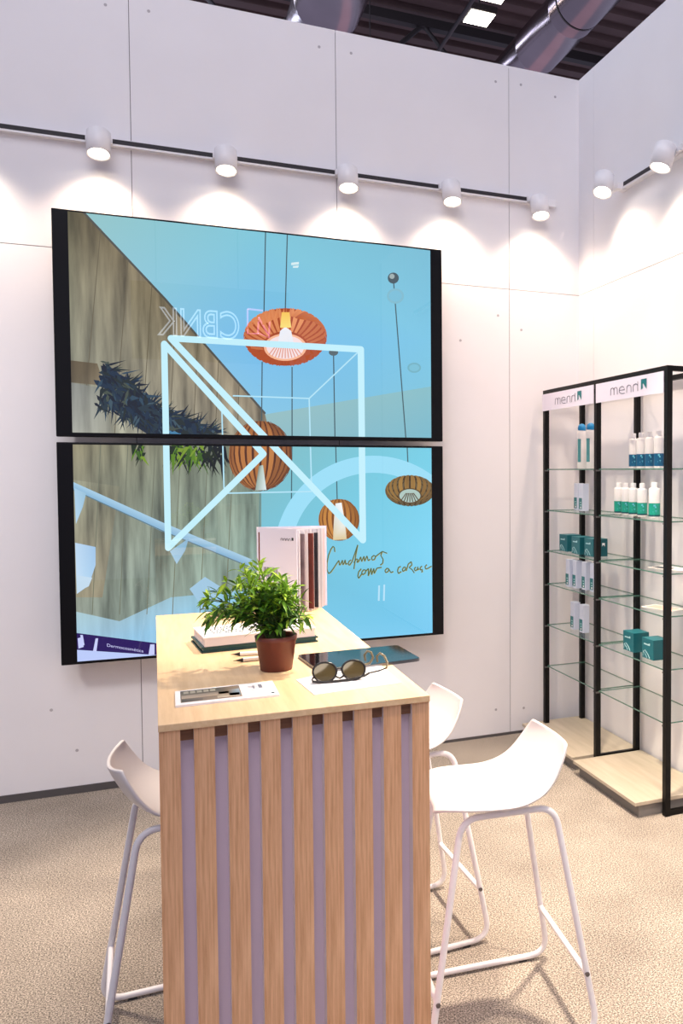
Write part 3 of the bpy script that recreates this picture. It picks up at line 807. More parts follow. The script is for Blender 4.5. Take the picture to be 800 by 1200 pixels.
G1 = 'tall white bottles with blue caps on the top shelf'
b0 = None
for px, lb in ((681.5, 'tall white bottle with bright blue cap, partly behind the back post'), (691.8, 'tall white bottle with bright blue cap beside the middle post')):
    p = at(px, 548, 0, -0.13); p.z = ZS[0]
    if b0 is None: b0 = cyl_bottle('shampoo_bottle', lb, G1, p, 0.0265, 0.245, 'bottle', 'tall')
    else: dup(b0, p, 0, lb)
G2 = 'white bottles with petrol blue labels on the top shelf'
b0 = None
for k, (px, x) in enumerate(((742.0, -0.105), (751.0, -0.12), (761, -0.13), (771.6, -0.14))):
    lb = 'petrol blue labelled white bottle on top shelf, %s' % ('first in the row', 'second in the row', 'third in the row', 'partly behind the corner post')[k]
    p = at(px, 548, 0, x); p.z = ZS[0]
    if b0 is None: b0 = cyl_bottle('lotion_bottle', lb, G2, p, 0.0225, 0.172, 'bottle', 'blue')
    else: dup(b0, p, 0, lb)
G3 = 'white bottles with emerald labels on the second shelf'
b0 = None
for k, (px, py) in enumerate(((724.8, 602), (733.2, 602.4), (741.8, 603), (752.2, 604), (766.5, 606.3))):
    lb = 'emerald labelled white bottle on second shelf, %s' % ('nearest the middle post', 'second from the middle post', 'third, centre of the row', 'fourth, next to the largest', 'largest, nearest the corner post')[k]
    x = (-0.135, -0.135, -0.14, -0.15, -0.165)[k]
    p = at(px, py, 0, x); p.z = ZS[1]
    if b0 is None: b0 = cyl_bottle('lotion_bottle', lb, G3, p, 0.0235, 0.158, 'bottle', 'green')
    else:
        o = dup(b0, p, 0, lb)
        if k == 4: o.scale = (1.12, 1.12, 1.04)

def teal_box(label, p):
    w = 0.085
    t = thing('product_box', label, 'box', p, 0, 'teal cube cartons on the rack')
    MB().box((0, 0, 0), (w, 0.098, 0.092), 'box_teal').build('carton', t, bevel=0.001)
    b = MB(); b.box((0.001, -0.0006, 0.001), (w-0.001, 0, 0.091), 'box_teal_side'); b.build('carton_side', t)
    k = MB()
    for (y0, y1, z0, z1) in ((0.018, 0.028, 0.062, 0.068), (0.031, 0.042, 0.062, 0.068), (0.045, 0.056, 0.062, 0.068), (0.059, 0.068, 0.062, 0.072)):
        k.box((-0.0008, 0.098-y0, z0), (0, 0.098-y1, z1), 'box_mark')
    k.tube([(-0.0006, 0.09, 0.006), (-0.0006, 0.085, 0.03), (-0.0006, 0.07, 0.036), (-0.0006, 0.045, 0.02), (-0.0006, 0.03, 0.004)], 0.0012, 'box_mark', 5)
    k.tube([(-0.0006, 0.085, 0.03), (-0.0006, 0.06, 0.012), (-0.0006, 0.055, 0.004)], 0.001, 'box_mark', 5)
    k.build('printed_mark', t)
    f = MB(); f.add([(0.052, -0.0012, 0.070), (0.052, -0.0012, 0.052), (0.057, -0.0012, 0.060), (0.062, -0.0012, 0.060), (0.068, -0.0012, 0.052), (0.068, -0.0012, 0.070)], [(0, 1, 2, 3, 4, 5)], 'paper')
    f.build('flag_mark', t)
    return t
t0 = None
for k, (px, py, z, lb) in enumerate(((655.2, 645.0, 2, 'teal cube carton on the third shelf, farthest from the middle post'), (669.4, 648.2, 2, 'teal cube carton on the third shelf, middle of the row of three'), (684.4, 650.8, 2, 'teal cube carton on the third shelf, behind the middle post'),
                                   (729.8, 760.5, 4, 'teal cube carton on the fifth shelf, in front of the back post'), (752.0, 769.5, 4, 'teal cube carton on the fifth shelf, beside the front corner post'))):
    p = at(px, py, 2, ZS[z]); p.y -= 0.098
    # front-left corner seen in the photo is the far end of the front face
    if t0 is None: t0 = teal_box(lb, p)
    else: dup(t0, p, 0, lb)

def pale_box(label, p):
    t = thing('product_box', label, 'box', p, 0, 'slim pale blue cartons on the rack')
    MB().box((0, 0, 0), (0.036, 0.046, 0.148), 'box_pale').build('carton', t, bevel=0.0008)
    k = MB(); k.box((-0.0008, 0.012, 0.01), (0, 0.046, 0.07), 'teal')
    k.box((-0.0012, 0.018, 0.03), (-0.0008, 0.030, 0.036), 'box_mark'); k.box((-0.0012, 0.018, 0.044), (-0.0008, 0.034, 0.048), 'box_mark'); k.box((-0.0012, 0.02, 0.014), (-0.0008, 0.03, 0.024), 'paper')
    k.build('label_panel', t)
    return t
t0 = None
for px, py, z, lb in ((672.4, 597.5, 1, 'slim pale blue carton on the second shelf, farther of the pair'), (678.2, 598.6, 1, 'slim pale blue carton on the second shelf, nearer of the pair'),
                      (662.6, 686.8, 3, 'slim pale blue carton on the fourth shelf, first of four'), (670.6, 688.4, 3, 'slim pale blue carton on the fourth shelf, second of four'),
                      (681.4, 690.6, 3, 'slim pale blue carton on the fourth shelf, third of four'), (691.0, 693.0, 3, 'slim pale blue carton on the fourth shelf, touching the middle post'),
                      (668.2, 736.4, 4, 'slim pale blue carton on the fifth shelf, farther of the pair'), (678.6, 740.4, 4, 'slim pale blue carton on the fifth shelf, nearer of the pair')):
    p = at(px, py, 2, ZS[z]); p.y -= 0.046
    if t0 is None: t0 = pale_box(lb, p)
    else: dup(t0, p, 0, lb)
# leaflets lying on the glass
p = at(752, 664, 2, ZS[2])
m = MB(); q = Matrix.Rotation(0.3, 4, 'Z')
m.box((-0.05, -0.10, 0), (0.05, 0.10, 0.002), 'leaflet_w', q); m.box((-0.045, -0.02, 0.002), (0.01, 0.09, 0.0026), 'ink', q)
o = m.build('leaflet', loc=(-0.12, -1.17, ZS[2]+0.0005)); tag(o, 'white leaflet with dark print lying on the third glass shelf', 'leaflet')
p = at(752, 706.5, 2, ZS[3])
m = MB(); m.box((-0.05, -0.09, 0), (0.05, 0.09, 0.002), 'leaflet_w', q); m.box((-0.045, -0.085, 0.002), (0.03, 0.075, 0.0026), 'leaflet', q)
o = m.build('leaflet', loc=(-0.14, -1.13, ZS[3]+0.0005)); tag(o, 'pink leaflet lying flat on the fourth glass shelf', 'leaflet')

# ================================================================== BAR TABLE
TX0, TX1, TY0, TY1, TZ = -2.2555, -1.7105, -2.653, -1.27, 1.0
table = thing('bar_table', 'light oak bar table with a slatted front panel standing on the carpet', 'bar table', ((TX0+TX1)/2, (TY0+TY1)/2, 0))
ox, oy = (TX0+TX1)/2, (TY0+TY1)/2
def T3(x, y, z): return (x-ox, y-oy, z)
MB().box(T3(TX0, TY0-0.004, TZ-0.014), T3(TX1, TY1, TZ), 'oak_top').build('tabletop', table, bevel=0.0012)
MB().box(T3(TX0+0.004, TY0+0.030, 0), T3(TX1-0.004, TY0+0.05, TZ-0.014), 'lilac').build('front_panel', table)
MB().box(T3(TX0+0.004, TY1-0.03, 0), T3(TX1-0.004, TY1-0.005, TZ-0.014), 'oak_slat').build('rear_panel', table)
MB().box(T3(-1.893, TY0+0.05, 0), T3(-1.875, TY1-0.03, TZ-0.014), 'lilac').build('spine_panel', table)
MB().box(T3(TX0+0.002, TY0+0.014, TZ-0.040), T3(TX1-0.002, TY0+0.0295, TZ-0.014), 'oak_dark').build('top_rail', table)  # added rail; its darkened oak stands for shade at the gap tops
bw = 0.0385
for k in range(9):
    x = TX0+0.001+k*(TX1-TX0-0.002-bw)/8
    c = T3(x+bw/2, TY0, 0)
    b = MB(); hz = TZ-0.0142
    vs = [(-bw/2,0,0),(bw/2,0,0),(bw/2,0.03,0),(-bw/2,0.03,0),(-bw/2,0,hz),(bw/2,0,hz),(bw/2,0.03,hz),(-bw/2,0.03,hz)]
    b.add(vs, [(0,3,2,1),(4,5,6,7),(0,1,5,4),(2,3,7,6)], 'oak_slat'); b.add(vs, [(1,2,6,5),(3,0,4,7)], 'batten_edge')
    b.build('batten', table, loc=c)

# ================================================================== STOOLS
def make_stool(label):
    t = thing('bar_stool', label, 'bar stool', (0, 0, 0), 0, 'white sled base bar stools round the oak table')
    a1, h, a2, wt, wb, zc = 0.126, 0.607, 0.228, 0.141, 0.197, 0.169
    r = 0.0088
    for s_ in (-1, 1):
        TL, TR, BL, BR = (-a1, s_*wt, h), (a1, s_*wt, h), (-a2, s_*wb, r+0.004), (a2, s_*wb, r+0.004)
        pts = fillet(BL, TL, TR, 0.05)+fillet(TL, TR, BR, 0.05)+fillet(TR, BR, BL, 0.06)+fillet(BR, BL, TL, 0.06)
        o = MB().tube(pts, r, 'white_metal', 14, closed=True).build('leg_frame', t)
        for xx in (-a2+0.08, a2-0.08):
            MB().box((xx-0.012, s_*wb-0.006, 0), (xx+0.012, s_*wb+0.006, 0.006), 'foot').build('foot_pad', o)
    k = zc/h
    for e in (-1, 1):
        x = e*(a2+(a1-a2)*k); y = wb+(wt-wb)*k
        o = MB().tube([(x, -y, zc), (x, y, zc)], 0.0078, 'white_metal', 12).build('footrest_bar', t)
        for s_ in (-1, 1):
            MB().lathe([(0.006, 0), (0.006, 0.012)], 'bolt', 10, Matrix.Translation((x, s_*y, zc)) @ Matrix.Rotation(-s_*PI/2, 4, 'X')).build('bolt', o)
    # moulded shell: profile swept front -> seat -> back
    prof = [(-0.176, 0.606, 0.085), (-0.174, 0.618, 0.118), (-0.160, 0.6255, 0.148), (-0.125, 0.627, 0.168), (-0.08, 0.6245, 0.176), (-0.03, 0.622, 0.178), (0.02, 0.621, 0.178),
            (0.065, 0.623, 0.177), (0.10, 0.631, 0.175), (0.13, 0.648, 0.171), (0.152, 0.671, 0.166), (0.168, 0.697, 0.159), (0.182, 0.722, 0.150), (0.191, 0.742, 0.139), (0.1935, 0.748, 0.131)]
    NV = 17; vs = []; fs = []
    for i, (x, z, w) in enumerate(prof):
        a, b = prof[max(i-1, 0)], prof[min(i+1, len(prof)-1)]
        tx, tz = b[0]-a[0], b[1]-a[1]; L = math.hypot(tx, tz); nx, nz = -tz/L, tx/L       # normal to the profile, pointing up / forward
        bend = min(1, max(0, (x-0.02)/0.12))
        for j in range(NV):
            v = -1+2*j/(NV-1)
            dish = (0.010+0.028*bend)*abs(v)**2.2
            vs.append((x+nx*dish, v*w, z+nz*dish))
    for i in range(len(prof)-1):
        for j in range(NV-1):
            fs.append((i*NV+j, i*NV+j+1, (i+1)*NV+j+1, (i+1)*NV+j))
    m = MB(); m.add(vs, fs, 'shell', True)
    o = m.build('seat_shell', t)
    sd = o.modifiers.new('thick', 'SOLIDIFY'); sd.thickness = 0.010; sd.offset = 0.0
    sb = o.modifiers.new('round', 'SUBSURF'); sb.levels = 1; sb.render_levels = 2
    return t
st = make_stool('white bar stool standing clear of the table, its whole frame in view')
st.location = (-1.419, -2.285, 0); st.rotation_euler = (0, 0, -0.084)
dup(st, (-1.540, -1.765, 0), 0.04, 'white bar stool half hidden behind the table and another stool')
dup(st, (-2.181, -2.014, 0), 3.163, 'white bar stool pushed under the open side of the table')

# ================================================================== ON THE TABLE
# potted plant
pc = Vector((-1.985, -2.262, TZ))
plant = thing('potted_plant', 'bushy green plant in a brown plastic pot on the oak table', 'potted plant', pc)
tilt = Matrix.Identity(4)
MB().lathe([(0.036, 0.0), (0.038, 0.002), (0.0475, 0.072), (0.0495, 0.073), (0.0505, 0.086), (0.0475, 0.086), (0.046, 0.074)], 'pot', 36, caps=(True, False)).build('pot', plant)
MB().lathe([(0.0005, 0.076), (0.0455, 0.073)], 'soil', 24, caps=(False, False)).build('soil', plant)
lr = random.Random(11)
lf, sm = MB(), MB()
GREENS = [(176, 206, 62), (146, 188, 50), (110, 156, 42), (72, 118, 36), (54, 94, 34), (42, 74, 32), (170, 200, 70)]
def leaf(base, d, L, w, up, col):
    d = d.normalized(); sd = d.cross(up)
    sd = sd.normalized() if sd.length > 1e-4 else Vector((1, 0, 0))
    nn = sd.cross(d)
    c = (*lin(col), 0); c2 = (*lin(tuple(min(255, int(v*1.15)) for v in col)), 0)
    drop = Vector((0, 0, -1))
    p0 = base; pm1 = base+d*L*0.33; pm2 = base+d*L*0.7+drop*L*0.05; p1 = base+d*L+drop*L*0.16
    e1, e2 = sd*w, sd*w*0.72
    f1 = nn*w*0.35
    vs = [p0, pm1-e1+f1, pm1, pm1+e1+f1, pm2-e2+f1*0.7, pm2, pm2+e2+f1*0.7, p1]
    fs = [(0, 2, 1), (0, 3, 2), (1, 2, 5, 4), (2, 3, 6, 5), (4, 5, 7), (5, 6, 7)]
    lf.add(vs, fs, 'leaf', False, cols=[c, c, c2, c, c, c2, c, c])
RT = Vector((math.cos(YAW), -math.sin(YAW), 0))
for k in range(92):
    # stems fan out; the bush leans away from the tablet towards the timber picture
    u = lr.uniform(-1, 1); dpt = lr.uniform(-1, 1)
    lean = -0.026
    top = Vector((lean+u*0.112*(1.0 if u < 0 else 0.84), dpt*0.085+0.01, 0))
    hgt = 0.185*(1-0.5*abs(u)**2.2)*lr.uniform(0.35, 1.0)
    if u > 0.1: hgt *= 0.86
    if u < -0.55: top += Vector((-0.02, 0.02, 0)); 
    tipp = Vector((top.x, top.y, 0.082+hgt))
    b0_ = Vector((lr.uniform(-0.022, 0.022), lr.uniform(-0.022, 0.022), 0.074))
    mid = b0_*0.55+tipp*0.45+Vector((-top.x*0.25, -top.y*0.25, 0.035))
    pts = [(1-t)**2*b0_+2*t*(1-t)*mid+t*t*tipp for t in [i/6 for i in range(7)]]
    sm.tube(pts, [0.0016, 0.0015, 0.0014, 0.0012, 0.001, 0.0008, 0.0006], 'stem', 5, caps=False)
    for i in range(1, 7):
        d0 = (pts[i]-pts[i-1]).normalized()
        for q in range(4 if i > 2 else 2):
            ang = lr.uniform(0, 2*PI)
            side = d0.orthogonal().normalized(); side = Matrix.Rotation(ang, 3, d0) @ side
            dd = d0*lr.uniform(0.15, 0.9)+side*lr.uniform(0.5, 1.0)+Vector((0, 0, lr.uniform(-0.25, 0.2)))
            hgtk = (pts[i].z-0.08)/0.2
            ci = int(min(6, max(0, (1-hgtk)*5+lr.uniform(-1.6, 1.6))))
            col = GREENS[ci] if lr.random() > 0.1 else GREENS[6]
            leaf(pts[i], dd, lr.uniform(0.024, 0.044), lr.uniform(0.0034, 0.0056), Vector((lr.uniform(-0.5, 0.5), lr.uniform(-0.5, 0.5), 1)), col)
# a few drooping leaves over the rim
for k in range(16):
    a = lr.uniform(0, 2*PI)
    base = Vector((0.032*math.cos(a), 0.032*math.sin(a), 0.10+lr.uniform(0, 0.03)))
    leaf(base, Vector((math.cos(a), math.sin(a), lr.uniform(-0.9, 0.1))), lr.uniform(0.03, 0.05), 0.0045, Vector((0, 0, 1)), GREENS[lr.choice([2, 3, 4])])
sm.build('stems', plant); fo = lf.build('foliage', plant)

# standing catalogue, fanned open
sp = at(304, 713, 2, TZ)
book = thing('standing_catalogue', 'white catalogue standing upright with its pages fanned open', 'book', (sp.x, sp.y, TZ))
H = 0.292
def leafsheet(m, ang, L, th, material, z0=0.0, z1=H, bend=0.0):
    n = 6; vs = []
    for i in range(n+1):
        t = i/n
        a = ang+bend*(1-t)
        x, y = L*t*math.cos(ang)-bend*0.05*math.sin(PI*t)*math.sin(ang), L*t*math.sin(ang)+bend*0.05*math.sin(PI*t)*math.cos(ang)
        nx, ny = -math.sin(ang)*th/2, math.cos(ang)*th/2
        vs += [(x+nx, y+ny, z0), (x-nx, y-ny, z0), (x-nx, y-ny, z1), (x+nx, y+ny, z1)]
    fs = [(0, 3, 2, 1)]
    for i in range(n):
        o = 4*i
        for a_, b_ in ((0, 1), (1, 2), (2, 3), (3, 0)):
            fs.append((o+a_, o+b_, o+4+b_, o+4+a_))
    fs.append((4*n, 4*n+1, 4*n+2, 4*n+3))
    m.add(vs, fs, material)
A0, A1 = math.radians(-60), math.radians(-6)
front = MB(); leafsheet(front, A0, 0.212, 0.0025, 'cover'); fc = front.build('front_cover', book)
back = MB(); leafsheet(back, A1, 0.236, 0.0025, 'cover'); back.build('back_cover', book)
MB().box((-0.006, -0.004, 0), (0.002, 0.008, H), 'cover').build('spine', book)
pg = MB(); np_ = 13
for k in range(np_):
    f = (k+0.6)/np_
    ang = A0+(A1-A0)*(f**0.8)
    th = 0.0012 if k % 3 else 0.0032
    leafsheet(pg, ang, 0.205+0.025*f, th, ('page', 'paper')[k % 2] if k < 10 else 'page_pink', 0.002, H-0.006, bend=lr.uniform(-0.1, 0.1))
pg.build('pages', book)
dk = MB()
for f, mm in ((0.34, 'page_maroon'), (0.50, 'page_black'), (0.17, 'page_grey')):
    ang = A0+(A1-A0)*f
    leafsheet(dk, ang, 0.222 if f > 0.2 else 0.212, 0.0075 if f > 0.2 else 0.005, mm, 0.01, H-0.018)
dk.build('picture_pages', book)
mk = MB(); d = Vector((math.cos(A0), math.sin(A0), 0)); nn = Vector((math.sin(A0), -math.cos(A0), 0))*0.0022
def onc(s_, z): q = d*s_+nn; return (q.x, q.y, z)
for s0, s1, z0, z1, mm in ((0.186, 0.196, 0.252, 0.262, 'ink'),):
    mk.add([onc(s0, z0), onc(s1, z0), onc(s1, z1), onc(s0, z1)], [(0, 1, 2, 3)], mm)
for k in range(4):   # small brand lettering
    s0 = 0.128+k*0.014
    mk.tube([onc(s0, 0.250), onc(s0, 0.256), onc(s0+0.005, 0.259), onc(s0+0.010, 0.256), onc(s0+0.010, 0.250)], 0.0009, 'head_ink', 4)
for k in range(14):   # bar code bars
    s0 = 0.03+k*0.0055; wv = (0.002, 0.0035, 0.0015)[k % 3]
    mk.add([onc(s0, 0.118), onc(s0+wv, 0.118), onc(s0+wv, 0.152), onc(s0, 0.152)], [(0, 1, 2, 3)], 'ink')
mk.build('cover_print', fc)

# books lying behind the plant
def lying(name, label, cat, c, w, d, h, rz, mats, z):
    t = thing(name, label, cat, (c[0], c[1], z), rz)
    return t
t = lying('closed_book', 'dark teal book lying flat beneath the white book behind the plant', 'book', (-1.998, -1.88), 0, 0, 0, 0.10, None, TZ)
MB().box((-0.158, -0.095, 0), (0.158, 0.095, 0.004), 'teal_cover').build('back_cover', t)
MB().box((-0.153, -0.091, 0.004), (0.153, 0.091, 0.012), 'lab_dark').build('page_block', t)
MB().box((-0.158, -0.095, 0.012), (0.158, 0.095, 0.016), 'teal_cover').build('front_cover', t)
t = lying('white_book', 'white book with bold dark lettering lying on the teal book', 'book', (-1.998, -1.885), 0, 0, 0, 0.11, None, TZ+0.0162)
MB().box((-0.150, -0.088, 0), (0.150, 0.088, 0.0225), 'page').build('page_block', t, bevel=0.001)
o = MB().box((-0.152, -0.089, 0.0225), (0.152, 0.089, 0.026), 'paper').build('cover', t)
rr = random.Random(5)
for cx0, cx1 in ((-0.118, -0.055), (-0.022, 0.06)):
    k = MB()
    for row in range(4):
        y = 0.058-row*0.027; x = cx0
        while x < cx1:
            w = rr.uniform(0.008, 0.014)
            hh = 0.019
            k.box((x, y-hh, 0.026), (x+0.0034, y, 0.0263), 'ink')
            if rr.random() < 0.7: k.box((x, y-0.005, 0.026), (x+w, y, 0.0263), 'ink')
            if rr.random() < 0.6: k.box((x, y-hh, 0.026), (x+w, y-hh+0.005, 0.0263), 'ink')
            if rr.random() < 0.5: k.box((x+w-0.003, y-hh, 0.026), (x+w, y, 0.0263), 'ink')
            x += w+0.004
    k.build('cover_lettering', o)

# two pencils in front of the books
def pencil(label, a, b, z):
    a, b = Vector(a), Vector(b)
    t = thing('pencil', label, 'pencil', (a.x, a.y, z), math.atan2(b.y-a.y, b.x-a.x), 'white pencils behind the plant pot')
    L = (b-a).length; r = 0.0055
    q = Matrix.Translation((0, 0, r)) @ Matrix.Rotation(PI/2, 4, 'Y')
    MB().lathe([(r, 0.024), (r, L)], 'paper', 12, q).build('barrel', t)
    MB().lathe([(0.0005, 0), (0.0016, 0.008), (r, 0.024)], 'graphite', 12, q, caps=(False, False)).build('tip', t)
p1 = at(270, 769.5, 2, TZ); p2 = at(345, 765, 2, TZ)
pencil('white pencil with dark tip, the one closer to the books', p1, p2, TZ)
p1 = at(273, 777, 2, TZ); p2 = at(340, 770, 2, TZ)
pencil('white pencil with dark tip, the one closer to the table front', p1, p2, TZ)

# brochure with a photo of a room
def quad_thing(pts, z): return [at(x, y, 2, z) for x, y in pts]
q4 = quad_thing([(205, 812.5), (319, 800), (327.5, 816), (205.5, 829.5)], TZ)
c = sum(q4, Vector())/4
t = thing('brochure', 'white brochure with a room photo lying at the table front', 'brochure', (c.x, c.y, TZ))
loc4 = [p-Vector((c.x, c.y, TZ)) for p in q4]
MB().prism([(p.x, p.y) for p in reversed(loc4)], 0, 0.0045, 'paper').build('sheets', t)
pr = MB()
def uv(u, v, z): 
    a = loc4[0].lerp(loc4[1], u); b = loc4[3].lerp(loc4[2], u); p = a.lerp(b, v); return (p.x, p.y, z)
def pq(u0, v0, u1, v1, cols, z, sk=0.0):
    pr.add([uv(u0, v1, z), uv(u1+sk, v1, z), uv(u1, v0, z), uv(u0, v0, z)], [(0, 1, 2, 3)], 'print', cols=[(*lin(x), 0) for x in cols])
pq(0.05, 0.06, 0.64, 0.86, [(120, 108, 96), (150, 130, 112), (112, 104, 98), (70, 66, 60)], 0.0047)
pq(0.06, 0.08, 0.42, 0.34, [(92, 88, 80), (88, 84, 76), (60, 60, 56), (64, 62, 58)], 0.0049)
for k in range(5): pq(0.08+k*0.066, 0.13, 0.13+k*0.066, 0.30, [(150, 146, 134)]*4, 0.0051)
pq(0.42, 0.08, 0.62, 0.55, [(84, 74, 62), (120, 104, 88), (130, 112, 96), (70, 70, 70)], 0.0049)
pq(0.52, 0.30, 0.63, 0.74, [(60, 66, 70), (110, 130, 150), (150, 170, 184), (130, 110, 90)], 0.0050)
pq(0.06, 0.40, 0.52, 0.62, [(168, 152, 136), (176, 154, 132), (120, 110, 102), (140, 130, 120)], 0.0049)
pq(0.06, 0.66, 0.26, 0.83, [(40, 40, 44), (90, 84, 80), (110, 100, 94), (50, 50, 52)], 0.0050)
pq(0.40, 0.56, 0.62, 0.80, [(190, 178, 160), (210, 198, 184), (150, 132, 112), (130, 118, 104)], 0.0050)
for u0, v0, u1, v1, cc in ((0.72, 0.22, 0.80, 0.26, (160, 160, 176)), (0.72, 0.30, 0.82, 0.34, (180, 180, 192)), (0.83, 0.16, 0.87, 0.42, (120, 124, 140)), (0.77, 0.2, 0.79, 0.45, (170, 170, 186)), (0.71, 0.5, 0.80, 0.53, (190, 190, 200)), (0.93, 0.80, 0.96, 0.88, (50, 70, 90))):
    pq(u0, v0, u1, v1, [cc]*4, 0.0049)
pr.build('room_photo', t)

# sheet below the sunglasses
q4 = quad_thing([(347, 797.5), (440, 775), (469.5, 800.5), (368, 815)], TZ)
c = sum(q4, Vector())/4
t = thing('paper_sheet', 'white folded paper sheet under the sunglasses', 'paper', (c.x, c.y, TZ))
loc4 = [p-Vector((c.x, c.y, TZ)) for p in q4]
MB().prism([(p.x, p.y) for p in reversed(loc4)], 0, 0.002, 'paper').build('sheet', t)
pr = MB()
for k in range(5): pq(0.50+0.02*k, 0.60+k*0.05, 0.66+0.03*k, 0.615+k*0.05, [(176, 176, 186)]*4, 0.0022)
pq(0.88, 0.78, 0.94, 0.80, [(150, 150, 160)]*4, 0.0022)
pr.build('print_lines', t)

# tablet
q4 = quad_thing([(348, 767), (466, 755.5), (493, 771), (375, 786.5)], TZ+0.008)
c = sum(q4, Vector())/4
t = thing('tablet', 'black glass tablet lying beside the sunglasses, overhanging the table edge', 'tablet', (c.x, c.y, TZ))
loc4 = [Vector((p.x-c.x, p.y-c.y, 0)) for p in q4]
def round_poly(q, r):
    out = []
    for i in range(4):
        out += [(v.x, v.y) for v in fillet(q[i-1], q[i], q[(i+1) % 4], r, 5)]
    return out
rp = round_poly(list(reversed(loc4)), 0.014)
MB().prism(rp, 0.0, 0.0068, 'tablet_rim').build('body', t)
MB().prism([(x*0.99, y*0.99) for x, y in rp], 0.0068, 0.0076, 'tablet_glass').build('glass', t)

# sunglasses, upside down on the sheet with their arms folded out behind
gp = at(400, 799, 2, TZ+0.002)
sg = thing('sunglasses', 'dark rimmed sunglasses with olive lenses resting on the paper sheet', 'sunglasses', (gp.x, gp.y, TZ+0.0022), -0.05)
def rim_pts(cx_, cz_, rx, rz_, y=0.0, n=26, lean=0.0):
    return [(cx_+rx*math.cos(2*PI*k/n)*(1+0.06*math.sin(2*PI*k/n)), y+lean*(cz_+rz_*math.sin(2*PI*k/n)), cz_+rz_*math.sin(2*PI*k/n)) for k in range(n)]
LEAN = 0.55
for cx_ in (-0.036, 0.030):
    pts = rim_pts(cx_, 0.0225, 0.027, 0.0205, lean=LEAN)
    rm = MB().tube(pts, 0.0024, 'sun_frame', 8, closed=True).build('rim', sg)
    ln = MB(); c0 = (cx_, LEAN*0.0225-0.002, 0.0225)
    n = len(pts); ln.add([c0]+pts, [(0, 1+(k+1) % n, 1+k) for k in range(n)], 'sun_lens', True); ln.build('lens', rm)
MB().tube([(-0.012, LEAN*0.012, 0.012), (-0.003, LEAN*0.008-0.002, 0.008), (0.006, LEAN*0.012, 0.012)], 0.0024, 'sun_frame', 8).build('bridge', sg)
br = MB(); br.tube([(-0.066, 0.004, 0.006), (-0.05, 0.0, 0.003), (-0.02, -0.002, 0.0028), (0.02, -0.001, 0.0035), (0.055, 0.006, 0.008), (0.066, 0.012, 0.012)], 0.003, 'sun_frame', 8).build('brow_bar', sg)
def arm(pts, tip):
    o = MB().tube(pts, 0.0021, 'sun_frame', 8).build('temple', sg)
    MB().tube(tip, [0.0022]+[0.003]*(len(tip)-2)+[0.0022], 'sun_temple', 8).build('temple_tip', o)
arm([(0.066, 0.012, 0.012), (0.092, 0.026, 0.012), (0.114, 0.045, 0.013)], [(0.114, 0.045, 0.013), (0.119, 0.056, 0.022), (0.113, 0.066, 0.038), (0.103, 0.070, 0.045), (0.095, 0.068, 0.038), (0.096, 0.064, 0.024)])
arm([(-0.066, 0.006, 0.008), (-0.055, 0.02, 0.022), (0.0, 0.045, 0.022), (0.055, 0.062, 0.020)], [(0.055, 0.062, 0.020), (0.078, 0.070, 0.022), (0.087, 0.074, 0.034), (0.083, 0.078, 0.047), (0.074, 0.078, 0.051), (0.066, 0.074, 0.042), (0.068, 0.070, 0.028)])

# ================================================================== NEON SIGN ACROSS THE AISLE (mirrored in the upper screen)
SY = -8.0; MY = 2*TVY-SY
a, e = at(184, 396, 1, MY), at(280, 362, 1, MY)
sign = thing('neon_sign', 'white outlined neon sign across the aisle, mirrored faintly in the upper screen', 'neon sign', (0, SY, 0))
cu = bpy.data.curves.new('neon_letters', 'FONT'); cu.body = 'CBNK'; cu.size = 1.0; cu.fill_mode = 'NONE'; cu.bevel_depth = 0.022; cu.bevel_resolution = 1
tmp = bpy.data.objects.new('neon_tmp', cu); COL.objects.link(tmp)
bpy.context.view_layer.update()
me = bpy.data.meshes.new_from_object(tmp.evaluated_get(bpy.context.evaluated_depsgraph_get())); bpy.data.objects.remove(tmp)
xs = [v.co.x for v in me.vertices]; zs_ = [v.co.y for v in me.vertices]
lx, hx, lz, hz = min(xs), max(xs), min(zs_), max(zs_)
X0, X1 = a.x, e.x
zm = 0.5*(at(232, 378, 1, MY).z*2)
hh = (at(232, 362, 1, MY).z-at(232, 396, 1, MY).z)
for v in me.vertices:
    u = (v.co.x-lx)/(hx-lx); w = (v.co.y-lz)/(hz-lz)
    v.co = (X1+(X0-X1)*u, v.co.z*0.3, at(232, 396, 1, MY).z+hh*w)
me.materials.clear(); me.materials.append(M['neon'])
o = bpy.data.objects.new('letters', me); COL.objects.link(o); o.parent = sign
lg = MB()
def sg2(px, py): p = at(px, py, 1, MY); return (p.x, 0, p.z)
lg.tube([sg2(290, 362), sg2(290, 391), sg2(304, 391), sg2(315, 396), sg2(316, 372)], 0.012, 'neon_pink', 6)
lg.tube([sg2(303, 372), sg2(302, 391)], 0.012, 'neon_pink', 6); lg.tube([sg2(303, 372), sg2(314, 392)], 0.012, 'neon_pink', 6); lg.tube([sg2(290, 362), sg2(308, 364)], 0.012, 'neon_pink', 6)
lg.build('emblem', sign)
bk = MB(); bk.box((X0-0.3, -0.12, at(232, 400, 1, MY).z-0.25), (at(322, 378, 1, MY).x+0.2, -0.06, at(232, 356, 1, MY).z+0.25), 'steel_dark')
for xx in (X0, X1): bk.tube([(xx, -0.09, zm), (xx, -0.09, 9.0)], 0.01, 'steel_dark', 6)
bk.build('backing', sign)

# ================================================================== LIGHT
sc = bpy.context.scene
w = bpy.data.worlds.new('hall_air'); w.use_nodes = True; sc.world = w
bg = w.node_tree.nodes['Background']; bg.inputs['Color'].default_value = (0.67, 0.675, 0.93, 1); bg.inputs['Strength'].default_value = 0.59

